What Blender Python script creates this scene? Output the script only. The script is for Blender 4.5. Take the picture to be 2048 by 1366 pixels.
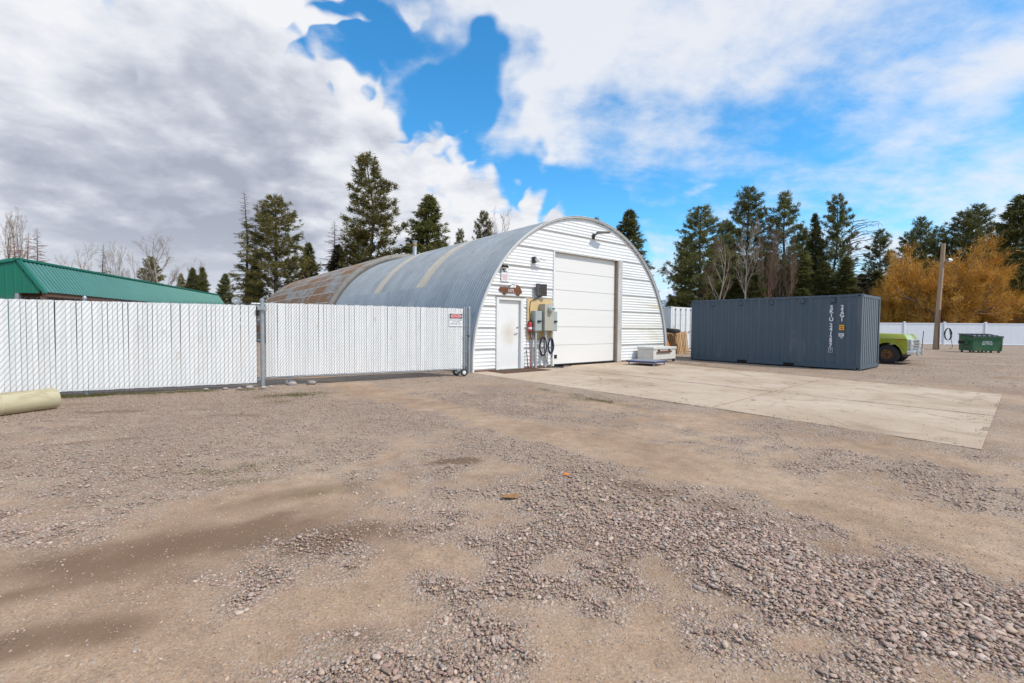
import bpy, bmesh, math, random
import numpy as np
from mathutils import Matrix, Vector
random.seed(7)
RNG = np.random.default_rng(11)
PI = math.pi
for o in list(bpy.data.objects):
    bpy.data.objects.remove(o)
scene = bpy.context.scene
COL = scene.collection

# ------------------------------------------------------------------ camera
CAM_H, PITCH, ROLL = 1.40, 0.0335, 0.008
cd = bpy.data.cameras.new('camera'); cam = bpy.data.objects.new('camera', cd); COL.objects.link(cam)
cd.sensor_width = 36.0; cd.lens = 36.0 * 907.0 / 2048.0; cd.clip_start = 0.05; cd.clip_end = 30000
cp, sp, cr, sr = math.cos(PITCH), math.sin(PITCH), math.cos(ROLL), math.sin(ROLL)
fwd = Vector((0, cp, -sp)); up0 = Vector((0, sp, cp)); r0 = Vector((1, 0, 0))
rt = r0 * cr + up0 * sr; upv = up0 * cr - r0 * sr
m = Matrix.Identity(4)
for i in range(3):
    m[i][0] = rt[i]; m[i][1] = upv[i]; m[i][2] = -fwd[i]
m[2][3] = CAM_H
cam.matrix_world = m
scene.camera = cam

# ------------------------------------------------------------------ light
SUN_AZ, SUN_EL = math.radians(118), math.radians(49)      # azimuth clockwise from +Y
to_sun = Vector((math.sin(SUN_AZ) * math.cos(SUN_EL), math.cos(SUN_AZ) * math.cos(SUN_EL), math.sin(SUN_EL)))
ld = bpy.data.lights.new('sun', 'SUN'); ld.energy = 3.4; ld.angle = math.radians(1.2); ld.color = (1.0, 0.925, 0.82)
sun = bpy.data.objects.new('sun', ld); COL.objects.link(sun)
sun.rotation_euler = to_sun.to_track_quat('Z', 'Y').to_euler()
sun.location = (20, -20, 40)
scene.view_settings.view_transform = 'Standard'
scene.view_settings.look = 'None'
scene.view_settings.exposure = 0.0
scene.view_settings.gamma = 1.0

# ------------------------------------------------------------------ world: blue sky with broken cloud
W = bpy.data.worlds.new('World'); scene.world = W; W.use_nodes = True
nt = W.node_tree; nt.nodes.clear()
class NB:
    """tiny node-building helper"""
    def __init__(s, tree): s.t = tree
    def n(s, typ, **kw):
        nd = s.t.nodes.new(typ)
        for k, v in kw.items(): setattr(nd, k, v)
        return nd
    def l(s, a, b): s.t.links.new(a, b)
    def put(s, sock, v):
        if hasattr(v, 'links') or isinstance(v, bpy.types.NodeSocket): s.l(v, sock)
        else: sock.default_value = v
    def math(s, op, a, b=None, c=None, clamp=False):
        nd = s.n('ShaderNodeMath', operation=op, use_clamp=clamp); s.put(nd.inputs[0], a)
        if b is not None: s.put(nd.inputs[1], b)
        if c is not None: s.put(nd.inputs[2], c)
        return nd.outputs[0]
    def vmath(s, op, a, b=None):
        nd = s.n('ShaderNodeVectorMath', operation=op); s.put(nd.inputs[0], a)
        if b is not None: s.put(nd.inputs[1], b)
        return nd.outputs['Value'] if op in ('DOT_PRODUCT', 'LENGTH') else nd.outputs[0]
    def smooth(s, x, a, b):
        nd = s.n('ShaderNodeMapRange', interpolation_type='SMOOTHSTEP'); s.put(nd.inputs['Value'], x)
        nd.inputs['From Min'].default_value = a; nd.inputs['From Max'].default_value = b
        return nd.outputs[0]
    def lin(s, x, a, b, c=0.0, d=1.0):
        nd = s.n('ShaderNodeMapRange'); s.put(nd.inputs['Value'], x)
        for k, v in zip(('From Min', 'From Max', 'To Min', 'To Max'), (a, b, c, d)): nd.inputs[k].default_value = v
        return nd.outputs[0]
    def noise(s, vec, scale, detail=5, rough=0.55, dist=0.0, out='Fac'):
        nd = s.n('ShaderNodeTexNoise'); 
        if vec is not None: s.l(vec, nd.inputs['Vector'])
        nd.inputs['Scale'].default_value = scale; nd.inputs['Detail'].default_value = detail
        nd.inputs['Roughness'].default_value = rough; nd.inputs['Distortion'].default_value = dist
        return nd.outputs[out]
    def mix(s, f, a, b, blend='MIX'):
        nd = s.n('ShaderNodeMix', data_type='RGBA', blend_type=blend); s.put(nd.inputs['Factor'], f)
        s.put(nd.inputs['A'], a if not isinstance(a, tuple) or len(a) == 4 else (*a, 1))
        s.put(nd.inputs['B'], b if not isinstance(b, tuple) or len(b) == 4 else (*b, 1))
        return nd.outputs['Result']
    def comb(s, x, y, z):
        nd = s.n('ShaderNodeCombineXYZ'); s.put(nd.inputs[0], x); s.put(nd.inputs[1], y); s.put(nd.inputs[2], z); return nd.outputs[0]
    def ramp(s, f, stops):
        nd = s.n('ShaderNodeValToRGB'); s.put(nd.inputs[0], f); e = nd.color_ramp.elements
        while len(e) < len(stops): e.new(0.5)
        for el, (p, c) in zip(e, stops): el.position = p; el.color = (*c, 1)
        return nd.outputs[0]

w = NB(nt)
tc = w.n('ShaderNodeTexCoord'); D = tc.outputs['Generated']
sep = w.n('ShaderNodeSeparateXYZ'); w.l(D, sep.inputs[0])
dz = w.math('MAXIMUM', sep.outputs[2], 0.0)
den = w.math('ADD', dz, 0.30)
P = w.comb(w.math('DIVIDE', sep.outputs[0], den), w.math('DIVIDE', sep.outputs[1], den), 0.0)
sky = w.n('ShaderNodeTexSky'); sky.sky_type = 'NISHITA'; sky.sun_disc = False
sky.sun_elevation = SUN_EL; sky.sun_rotation = SUN_AZ; sky.air_density = 1.0; sky.dust_density = 0.3; sky.ozone_density = 2.5
skyc = w.mix(1.0, sky.outputs[0], (0.122, 0.166, 0.176, 1), 'MULTIPLY')
hs = w.n('ShaderNodeHueSaturation'); hs.inputs['Saturation'].default_value = 1.18; hs.inputs['Value'].default_value = 1.30; w.l(skyc, hs.inputs['Color'])
blue = hs.outputs[0]
wv = w.noise(D, 2.6, 4, 0.48, 0.0, 'Color')
DW = w.vmath('ADD', D, w.vmath('MULTIPLY', w.vmath('SUBTRACT', wv, (.5, .5, .5)), (.24, .24, .24)))
def blob(x, y, z, rdeg, wgt):
    v = Vector((x, y, z)).normalized(); c0 = math.cos(math.radians(rdeg))
    d = w.vmath('DOT_PRODUCT', DW, tuple(v))
    return w.math('MULTIPLY', w.smooth(d, c0, 1 - (1 - c0) * 0.1), wgt)
def total(lst):
    t = lst[0]
    for b in lst[1:]: t = w.math('ADD', t, b)
    return t
# heavy cumulus: where the photograph has it (left), clear gap ahead-right, elsewhere scattered
bias = total([blob(-.96, 1, .39, 20, .26), blob(-.63, 1, .40, 18, .22), blob(-.36, 1, .40, 12, .20), blob(-.9, 1, .20, 18, .20), blob(-.47, 1, .20, 15, .22), blob(-.19, 1, .25, 10, .28), blob(-.04, 1, .21, 10, .34), blob(.10, 1, .19, 9, .42), blob(-.85, 1, .72, 12, .04), blob(-.48, 1, .62, 9, .14), blob(-1.6, 1, .4, 30, .15),
              blob(-.26, 1, .58, 4, -.16), blob(-.20, 1, .66, 5, -.20), blob(-.14, 1, .50, 5, -.22), blob(-.04, 1, .40, 6, -.30), blob(-.28, 1, .42, 9, .16), blob(.05, 1, .37, 7, -.34), blob(.20, 1, .34, 8, -.34), blob(.32, 1, .30, 8, -.30), blob(-.80, 1, .60, 7, -.24), blob(-.58, 1, .62, 6, -.14), blob(-1.05, 1, .60, 6, -.18),
              blob(.55, 1, .5, 28, -.30), blob(1.0, 1, .4, 28, -.22), blob(.34, 1, .10, 5, .16)])
n1 = w.lin(w.noise(P, 2.0, 7, 0.54, 0.1), 0, 1, -.10, 1.10)
nh = w.noise(P, 9.0, 8, 0.60, 0.0)
dens = w.math('ADD', w.math('ADD', n1, bias), w.math('MULTIPLY', w.math('SUBTRACT', nh, .5), 0.34))
cov = w.smooth(dens, 0.40, 0.68)
# light from the sun's side: compare density with a sample shifted towards the sun
Psh = w.vmath('ADD', P, (0.07, -0.09, 0.0))
n1b = w.lin(w.noise(Psh, 2.0, 7, 0.54, 0.1), 0, 1, -.10, 1.10)
thick = total([blob(-.72, 1, .27, 15, .34), blob(-.36, 1, .28, 11, .30), blob(-.9, 1, .14, 18, .10), blob(-.45, 1, .16, 12, .18), blob(-1.6, 1, .3, 30, .3), blob(-.05, 1, .20, 10, .12)])
n2 = w.noise(w.vmath('MULTIPLY', P, (0.7, 1.0, 1.0)), 1.5, 7, 0.52, 0.1)
rel = w.math('ADD', w.math('MULTIPLY', w.math('SUBTRACT', n1b, n1), 2.4), w.math('MULTIPLY', w.math('SUBTRACT', .52, nh), .9))
shade = w.math('ADD', w.math('ADD', thick, rel), w.math('MULTIPLY', w.math('SUBTRACT', n2, 0.47), 2.6))
shade = w.math('MULTIPLY', shade, 0.9, clamp=True)
ccol = w.ramp(shade, [(0.0, (.90, .91, .945)), (0.30, (.75, .775, .845)), (0.62, (.55, .585, .675)), (1.0, (.41, .445, .54))])
# thin high cloud, streaky
Pr = w.n('ShaderNodeMapping'); w.l(P, Pr.inputs[0]); Pr.inputs['Rotation'].default_value = (0, 0, math.radians(-28)); Pr.inputs['Scale'].default_value = (0.7, 1.5, 1)
n3 = w.lin(w.noise(Pr.outputs[0], 1.7, 10, 0.62, 0.2), 0, 1, -.2, 1.2)
n4 = w.lin(w.noise(P, 5.5, 8, 0.62, 0.1), 0, 1, -.2, 1.2)
bias2 = total([blob(.05, 1, .52, 15, .20), blob(-.75, 1, .66, 30, .14), blob(.35, 1, .66, 22, .22), blob(.98, 1, .36, 13, .14), blob(.65, 1, .30, 12, .03), blob(.17, 1, .30, 12, -.30), blob(.0, 1, .37, 8, -.24), blob(-.24, 1, .50, 9, -.22), blob(.70, 1, .46, 12, -.05), blob(-.25, 1, .65, 9, -.10)])
d2 = w.math('ADD', w.math('ADD', w.math('MULTIPLY', n3, 0.6), w.math('MULTIPLY', n4, 0.4)), bias2)
cov2 = w.math('MULTIPLY', w.smooth(d2, 0.36, 0.80), 0.93)
c1 = w.mix(cov2, blue, (.86, .88, .93, 1))
c2 = w.mix(cov, c1, ccol)
# pale band low on the horizon
hz = w.math('MULTIPLY', w.smooth(dz, 0.20, 0.0), 0.75)
c3 = w.mix(hz, c2, (.74, .79, .86, 1))
bg = w.n('ShaderNodeBackground'); bg.inputs['Strength'].default_value = 1.0; w.l(c3, bg.inputs['Color'])
wo = w.n('ShaderNodeOutputWorld'); w.l(bg.outputs[0], wo.inputs['Surface'])

# ------------------------------------------------------------------ helpers: meshes, objects
class MB:
    def __init__(s): s.v = []; s.f = []
    def add(s, vs, fs):
        o = len(s.v); s.v.extend([tuple(p) for p in vs]); s.f.extend([tuple(i + o for i in f) for f in fs]); return s
    def box(s, x0, x1, y0, y1, z0, z1):
        vs = [(x, y, z) for x in (x0, x1) for y in (y0, y1) for z in (z0, z1)]
        return s.add(vs, [(0, 1, 3, 2), (4, 6, 7, 5), (0, 4, 5, 1), (2, 3, 7, 6), (0, 2, 6, 4), (1, 5, 7, 3)])
    def hexa(s, p8):
        """bottom 4 (ccw from above) then top 4"""
        return s.add(p8, [(3, 2, 1, 0), (4, 5, 6, 7), (0, 1, 5, 4), (1, 2, 6, 5), (2, 3, 7, 6), (3, 0, 4, 7)])
    def tube(s, pts, r, n=6, cap=True):
        pts = [Vector(p) for p in pts]; rs = r if isinstance(r, (list, tuple)) else [r] * len(pts)
        vs = []; fs = []; nrm = None
        for i, p in enumerate(pts):
            t = (pts[min(i + 1, len(pts) - 1)] - pts[max(i - 1, 0)]); t = t.normalized() if t.length > 1e-9 else Vector((0, 0, 1))
            if nrm is None: nrm = t.orthogonal().normalized()
            else:
                nrm = nrm - t * nrm.dot(t); nrm = nrm.normalized() if nrm.length > 1e-6 else t.orthogonal().normalized()
            b = t.cross(nrm)
            for k in range(n):
                a = 2 * PI * k / n; vs.append(p + (nrm * math.cos(a) + b * math.sin(a)) * rs[i])
        for i in range(len(pts) - 1):
            for k in range(n):
                fs.append((i * n + k, i * n + (k + 1) % n, (i + 1) * n + (k + 1) % n, (i + 1) * n + k))
        if cap: fs.append(tuple(range(n))[::-1]); fs.append(tuple((len(pts) - 1) * n + k for k in range(n)))
        return s.add(vs, fs)
    def lathe(s, prof, n=24, axis='z', o=(0, 0, 0), a0=0, a1=2 * PI):
        """prof: list of (r, h)"""
        vs = []; fs = []; full = abs(a1 - a0 - 2 * PI) < 1e-6; m_ = n if full else n + 1
        for (r, h) in prof:
            for k in range(m_):
                a = a0 + (a1 - a0) * k / n; c, q = r * math.cos(a), r * math.sin(a)
                vs.append({'z': (c, q, h), 'y': (c, h, q), 'x': (h, c, q)}[axis])
        for i in range(len(prof) - 1):
            for k in range(n):
                k2 = (k + 1) % m_; fs.append((i * m_ + k, i * m_ + k2, (i + 1) * m_ + k2, (i + 1) * m_ + k))
        return s.add([(p[0] + o[0], p[1] + o[1], p[2] + o[2]) for p in vs], fs)
    def prism(s, poly, y0, y1):
        """polygon in xz extruded along y"""
        n = len(poly); vs = [(x, y0, z) for x, z in poly] + [(x, y1, z) for x, z in poly]
        return s.add(vs, [tuple(range(n)), tuple(range(2 * n - 1, n - 1, -1))] + [(i, i + n, (i + 1) % n + n, (i + 1) % n) for i in range(n)])
    def ico(s, c, r, sx=1, sy=1, sz=1, sub=1):
        bm = bmesh.new(); bmesh.ops.create_icosphere(bm, subdivisions=sub, radius=r)
        s.add([(v.co.x * sx + c[0], v.co.y * sy + c[1], v.co.z * sz + c[2]) for v in bm.verts], [tuple(v.index for v in f.verts) for f in bm.faces]); bm.free(); return s
    def xf(s, M):
        s.v = [tuple(M @ Vector(p)) for p in s.v]; return s
    def mesh(s, name, mat=None, smooth=False, bevel=0, fixn=True):
        me = bpy.data.meshes.new(name); me.from_pydata(s.v, [], s.f)
        if bevel or fixn:
            bm = bmesh.new(); bm.from_mesh(me)
            if bevel: bmesh.ops.bevel(bm, geom=bm.edges[:], offset=bevel, segments=2, affect='EDGES', profile=0.6, clamp_overlap=True)
            if fixn: bmesh.ops.recalc_face_normals(bm, faces=bm.faces[:])
            bm.to_mesh(me); bm.free()
        if smooth:
            me.polygons.foreach_set('use_smooth', [True] * len(me.polygons))
            if smooth != 'all': me.set_sharp_from_angle(angle=math.radians(38))
        if mat: me.materials.append(mat)
        me.update(); return me
    def build(s, name, mat, parent=None, smooth=False, bevel=0, fixn=True, loc=None):
        return link(name, s.mesh(name, mat, smooth, bevel, fixn), parent, loc)
def link(name, me, parent=None, loc=None, rot=None):
    o = bpy.data.objects.new(name, me); COL.objects.link(o)
    if parent: o.parent = parent
    if loc is not None: o.location = loc
    if rot is not None: o.rotation_euler = rot
    return o
def tag(o, label=None, cat=None, group=None, kind=None):
    if label: o['label'] = label
    if cat: o['category'] = cat
    if group: o['group'] = group
    if kind: o['kind'] = kind
    return o
def thing(name, label, cat, loc=(0, 0, 0), rz=0, group=None):
    e = bpy.data.objects.new(name, None); COL.objects.link(e); e.empty_display_size = 0.2
    e.location = loc; e.rotation_euler = (0, 0, rz); return tag(e, label, cat, group)
def text_mesh(body, size, mat, M=None, ext=0.001, align='CENTER', sx=1.0, name='lettering', bold=0.0):
    c = bpy.data.curves.new('t', 'FONT'); c.body = body; c.size = size; c.extrude = ext; c.align_x = align; c.align_y = 'CENTER'; c.resolution_u = 3; c.offset = bold
    o = bpy.data.objects.new('t', c); COL.objects.link(o)
    dg = bpy.context.evaluated_depsgraph_get(); me = bpy.data.meshes.new_from_object(o.evaluated_get(dg))
    bpy.data.objects.remove(o); bpy.data.curves.remove(c); me.name = name
    me.transform(Matrix.Rotation(PI / 2, 4, 'X') @ Matrix.Diagonal((sx, 1, 1, 1)))       # stand up: x right, z up, facing -y
    if M is not None: me.transform(M)
    me.materials.clear(); me.materials.append(mat); return me

# ------------------------------------------------------------------ materials
def pmat(name, col, rough=0.6, metal=0.0, var=0.12, scale=3.0, bump=0.0, bscale=40.0, stain=None, stain_amt=0.0, stain_scale=1.5, objrand=0.0, spec=0.4, coat=0.0, stretch=(1, 1, 1), detail=5):
    M = bpy.data.materials.new(name); M.use_nodes = True; t = NB(M.node_tree); b = M.node_tree.nodes['Principled BSDF']
    co = t.n('ShaderNodeTexCoord').outputs['Object']
    mp = t.n('ShaderNodeMapping'); t.l(co, mp.inputs[0]); mp.inputs['Scale'].default_value = stretch
    inf = t.n('ShaderNodeObjectInfo')
    off = t.math('MULTIPLY', inf.outputs['Random'], 37.0)
    v = t.vmath('ADD', mp.outputs[0], t.comb(off, off, off))
    nf = t.noise(v, scale, detail, 0.6)
    fac = t.lin(nf, 0.25, 0.75, 1 - var, 1 + var)
    if objrand: fac = t.math('MULTIPLY', fac, t.lin(inf.outputs['Random'], 0, 1, 1 - objrand, 1 + objrand))
    c = t.mix(1.0, (*col, 1), t.comb(fac, fac, fac), 'MULTIPLY')
    r = t.lin(nf, 0.2, 0.8, max(0.02, rough - 0.08), min(1, rough + 0.08))
    if stain:
        ns = t.noise(v, stain_scale, 7, 0.65, 0.6)
        sm = t.math('MULTIPLY', t.smooth(ns, 0.62 - 0.28 * stain_amt, 0.80 - 0.22 * stain_amt), min(1.0, 0.5 + stain_amt))
        c = t.mix(sm, c, (*stain, 1)); r = t.math('ADD', r, t.math('MULTIPLY', sm, 0.2), clamp=True)
    t.l(c, b.inputs['Base Color']); t.l(r, b.inputs['Roughness'])
    b.inputs['Metallic'].default_value = metal; b.inputs['Specular IOR Level'].default_value = spec; b.inputs['Coat Weight'].default_value = coat
    if bump:
        bn = t.n('ShaderNodeBump'); bn.inputs['Strength'].default_value = bump; bn.inputs['Distance'].default_value = 0.01
        t.l(t.noise(v, bscale, 5, 0.6), bn.inputs['Height']); t.l(bn.outputs[0], b.inputs['Normal'])
    return M
MT = {}
MT['white_steel'] = pmat('white_painted_steel', (.78, .79, .79), .45, 0, .04, 1.2, stain=(.52, .46, .33), stain_amt=.12, stain_scale=.9, stretch=(.35, 1, 1.4), objrand=.025)
MT['white_stained'] = pmat('white_steel_stained', (.77, .77, .74), .5, 0, .05, 1.2, stain=(.55, .48, .30), stain_amt=.38, stain_scale=1.1, stretch=(.22, 1, 2.2))
MT['white_door'] = pmat('white_door_paint', (.77, .755, .725), .4, 0, .02, .7, bump=.12, bscale=9, stretch=(1, 1, 14))
MT['door_dirty'] = pmat('door_dirty', (.76, .755, .74), .45, 0, .03, 1.0)
MT['trim_white'] = pmat('trim_white', (.74, .74, .72), .5, 0, .06, 3, stain=(.45, .38, .28), stain_amt=.15, stain_scale=3)
MT['trim_grey'] = pmat('trim_grey', (.58, .56, .53), .5, .2, .15, 4, stain=(.25, .17, .11), stain_amt=.3, stain_scale=5, stretch=(1, 1, .3))
MT['jamb_brown'] = pmat('jamb_brown', (.27, .20, .14), .7, 0, .2, 5)
MT['galv'] = pmat('galvanised_roof', (.41, .43, .43), .45, .45, .14, 1.3, stain=(.26, .30, .32), stain_amt=.25, stain_scale=2.2, objrand=.05, spec=.5, stretch=(1, 1, 1))
MT['steel_post'] = pmat('galvanised_post', (.40, .42, .43), .45, .6, .12, 8)
MT['wire'] = pmat('galvanised_wire', (.15, .16, .16), .5, .5, .1, 8)
MT['skylight'] = pmat('skylight_fibreglass', (.48, .43, .35), .6, 0, .12, 2.5, stain=(.38, .32, .25), stain_amt=.3, stain_scale=4)
MT['slat'] = pmat('white_slat', (.84, .84, .83), .42, 0, .05, 3, objrand=.05, stain=(.55, .50, .42), stain_amt=.10, stain_scale=2)
MT['concrete'] = None
MT['rubber'] = pmat('tyre_rubber', (.035, .035, .037), .8, 0, .25, 6, stain=(.10, .085, .07), stain_amt=.25, stain_scale=6)
MT['black'] = pmat('black_plastic', (.02, .02, .022), .5, 0, .1, 5)
MT['dark_iron'] = pmat('dark_iron', (.06, .05, .045), .7, .3, .3, 8)
MT['rust'] = pmat('rusted_steel', (.17, .07, .035), .85, .1, .35, 12, bump=.2)
MT['rust_orange'] = pmat('rusty_wheel', (.36, .17, .06), .8, .1, .4, 16, bump=.2)
MT['dark_void'] = pmat('dark_inside', (.02, .018, .016), .9, 0, .1, 2)
MT['ply'] = pmat('plywood', (.62, .45, .23), .7, 0, .10, 3, stain=(.42, .27, .12), stain_amt=.2, stain_scale=6, stretch=(1, 1, .25))
MT['box_grey'] = pmat('enclosure_grey', (.36, .41, .40), .45, .1, .05, 3)
MT['box_beige'] = pmat('enclosure_beige', (.44, .41, .34), .45, .1, .05, 3)
MT['conduit'] = pmat('conduit', (.46, .46, .45), .45, .3, .12, 6)
MT['red'] = pmat('red_enamel', (.55, .03, .03), .3, 0, .05, 4, coat=.3)
MT['white_plain'] = pmat('white_print', (.80, .80, .80), .5, 0, .02, 4)
MT['sign_red'] = pmat('sign_red', (.55, .015, .02), .45, 0, .02, 4)
MT['sign_black'] = pmat('sign_black', (.012, .012, .014), .45, 0, .02, 4)
MT['orange'] = pmat('orange_paint', (.75, .20, .02), .5, 0, .1, 6)
MT['yellow'] = pmat('yellow_plate', (.80, .48, .02), .5, 0, .04, 6)
MT['navy_box'] = pmat('container_grey_blue', (.075, .105, .135), .5, .1, .06, .8, stain=(.15, .165, .175), stain_amt=.30, stain_scale=1.6, stretch=(1, 1, .22), bump=.25, bscale=3)
MT['white_cont'] = pmat('container_white', (.72, .73, .73), .45, 0, .04, 1.0, stain=(.45, .40, .34), stain_amt=.12, stain_scale=2, stretch=(1, 1, .4))
MT['wood_pallet'] = pmat('pallet_wood', (.50, .32, .16), .8, 0, .22, 5, objrand=.2, stretch=(1, 1, .3))
MT['box_white'] = pmat('chest_white', (.66, .64, .60), .55, 0, .06, 3, stain=(.24, .12, .06), stain_amt=.22, stain_scale=7)
MT['scale_blue'] = pmat('scale_blue', (.075, .08, .19), .5, .1, .1, 6)
MT['scale_top'] = pmat('scale_tread', (.26, .29, .34), .5, .4, .15, 10)
MT['lime'] = pmat('lime_paint', (.42, .45, .045), .30, 0, .05, 1.5, coat=.5, spec=.5)
MT['cream'] = pmat('cream_paint', (.66, .62, .50), .4, 0, .06, 3, coat=.2)
MT['chrome'] = pmat('chrome', (.68, .68, .68), .30, .75, .08, 5)
MT['glass'] = pmat('dark_glass', (.02, .025, .03), .08, 0, .02, 2, spec=.7)
MT['amber'] = pmat('amber_lens', (.75, .25, .01), .25, 0, .03, 5)
MT['lens'] = pmat('headlamp_glass', (.60, .62, .62), .1, .4, .05, 5)
MT['dump_green'] = pmat('dumpster_green', (.035, .125, .055), .55, 0, .2, 3, stain=(.17, .15, .08), stain_amt=.4, stain_scale=5)
MT['lid_black'] = pmat('dumpster_lid', (.03, .032, .038), .42, 0, .1, 3)
MT['vinyl'] = pmat('vinyl_fence', (.76, .78, .81), .35, 0, .015, 1, objrand=.015)
MT['pole'] = pmat('pole_wood', (.36, .25, .165), .85, 0, .25, 5, bump=.3, bscale=30, stretch=(1, 1, .12))
MT['pipe'] = pmat('yellowed_pipe', (.54, .48, .31), .6, 0, .14, 2.5, stain=(.34, .27, .15), stain_amt=.5, stain_scale=5, stretch=(.35, 1, 1))
MT['barn_green'] = pmat('barn_green', (.012, .16, .10), .45, .1, .06, 1.2)
MT['barn_roof'] = pmat('barn_roof_green', (.055, .19, .165), .36, .2, .08, 1.0, objrand=.04)
MT['barn_trim'] = pmat('barn_trim', (.015, .18, .125), .4, .1, .05, 2)
MT['wood_brown'] = pmat('weathered_timber', (.16, .09, .06), .8, 0, .2, 4)
MT['cable'] = pmat('black_cable', (.025, .025, .03), .55, 0, .1, 5)
MT['cable_blue'] = pmat('blue_cable', (.03, .05, .10), .5, 0, .1, 5)
MT['hose_red'] = pmat('red_hose', (.32, .06, .05), .6, 0, .1, 5)
MT['mat_brown'] = pmat('doormat', (.10, .055, .035), .95, 0, .3, 25, bump=.4, bscale=90)
MT['lamp_grey'] = pmat('weathered_lamp', (.16, .15, .145), .7, .2, .35, 14)
MT['rock'] = pmat('rock', (.38, .33, .30), .85, 0, .2, 9, bump=.3, objrand=.3)
# dirty smudge on the man door: worn hand-marks beside the handle
def door_smudge():
    M = MT['door_dirty']; t = NB(M.node_tree); b = M.node_tree.nodes['Principled BSDF']; old = b.inputs['Base Color'].links[0].from_socket
    co = t.n('ShaderNodeTexCoord').outputs['Object']
    d = t.vmath('LENGTH', t.vmath('MULTIPLY', t.vmath('SUBTRACT', co, (1.42, 0, 1.18)), (1.0, 0.0, 0.75)))
    nz = t.noise(co, 7, 6, .6)
    f = t.math('MULTIPLY', t.smooth(t.math('ADD', d, t.math('MULTIPLY', nz, .35)), .62, .12), .55)
    t.l(t.mix(f, old, (.50, .40, .27, 1)), b.inputs['Base Color'])
door_smudge()
ARC = (PI + 2 * math.asin(.23 / 5.13) * .95) / 26
def rust_sheet_mat():
    M = bpy.data.materials.new('rusty_roof_sheet'); M.use_nodes = True; t = NB(M.node_tree); b = M.node_tree.nodes['Principled BSDF']
    co = t.n('ShaderNodeTexCoord').outputs['Object']; inf = t.n('ShaderNodeObjectInfo'); R = inf.outputs['Random']
    off = t.math('MULTIPLY', R, 61.0); v = t.vmath('ADD', co, t.comb(off, off, off))
    n = t.noise(v, 1.6, 7, .65, .5); n2 = t.noise(v, 9, 5, .6)
    f = t.smooth(t.math('ADD', t.math('ADD', n, t.math('MULTIPLY', t.math('SUBTRACT', R, .42), .30)), t.math('MULTIPLY', t.math('SUBTRACT', n2, .5), .2)), .36, .58)
    rust = t.mix(n2, (.27, .13, .06, 1), (.45, .245, .125, 1))
    c = t.mix(f, (.40, .385, .35, 1), rust)
    sx = t.n('ShaderNodeSeparateXYZ'); t.l(co, sx.inputs[0])
    an = t.math('DIVIDE', t.math('ARCTAN2', sx.outputs[2], t.math('MULTIPLY', sx.outputs[0], -1.0)), ARC)
    e1 = t.math('MAXIMUM', t.smooth(an, .10, .03), t.smooth(an, .93, .98)); e2 = t.math('MAXIMUM', t.smooth(sx.outputs[1], .10, .04), t.smooth(sx.outputs[1], 2.27, 2.33))
    ed = t.math('MULTIPLY', t.math('MAXIMUM', e1, e2), t.lin(n2, .3, .6, .35, .95))
    c = t.mix(ed, c, (.58, .55, .50, 1))
    t.l(c, b.inputs['Base Color']); t.l(t.lin(f, 0, 1, .5, .85), b.inputs['Roughness']); t.l(t.lin(f, 0, 1, .4, 0), b.inputs['Metallic'])
    return M
MT['rust_roof'] = rust_sheet_mat()
def concrete_mat():
    M = bpy.data.materials.new('concrete'); M.use_nodes = True; t = NB(M.node_tree); b = M.node_tree.nodes['Principled BSDF']
    co = t.n('ShaderNodeTexCoord').outputs['Object']
    n = t.noise(co, .55, 8, .62, .4); n2 = t.noise(co, 5, 8, .6); n3 = t.noise(co, 60, 4, .6)
    c = t.ramp(n, [(.28, (.36, .265, .178)), (.5, (.49, .385, .282)), (.72, (.57, .475, .365))])
    c = t.mix(t.math('MULTIPLY', t.smooth(n2, .56, .74), .45), c, (.22, .165, .115, 1))
    mp = t.n('ShaderNodeMapping'); t.l(co, mp.inputs[0]); mp.inputs['Scale'].default_value = (1.0, .28, 1)
    c = t.mix(t.math('MULTIPLY', t.smooth(t.noise(mp.outputs[0], 1.7, 7, .6, .3), .60, .76), .5), c, (.19, .14, .095, 1))
    c = t.mix(t.smooth(t.noise(co, 4.4, 3, .5), .70, .76), c, (.09, .07, .055, 1))
    c = t.mix(t.math('MULTIPLY', t.smooth(t.noise(co, 1.1, 8, .68, .8), .52, .66), .55), c, (.30, .215, .14, 1))
    vr = t.n('ShaderNodeTexVoronoi'); vr.feature = 'DISTANCE_TO_EDGE'; vr.inputs['Scale'].default_value = .33; t.l(t.vmath('ADD', co, t.vmath('MULTIPLY', t.noise(co, 1.5, 6, .6, 0, 'Color'), (.5, .5, .5))), vr.inputs['Vector'])
    c = t.mix(t.math('MULTIPLY', t.smooth(vr.outputs['Distance'], .005, .001), .4), c, (.10, .075, .055, 1))
    fac = t.lin(n3, .3, .7, .9, 1.1); c = t.mix(1.0, c, t.comb(fac, fac, fac), 'MULTIPLY')
    t.l(c, b.inputs['Base Color']); b.inputs['Roughness'].default_value = .85; b.inputs['Specular IOR Level'].default_value = .25
    bn = t.n('ShaderNodeBump'); bn.inputs['Strength'].default_value = .25; bn.inputs['Distance'].default_value = .004; t.l(n3, bn.inputs['Height']); t.l(bn.outputs[0], b.inputs['Normal'])
    return M
MT['concrete'] = concrete_mat()

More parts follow.
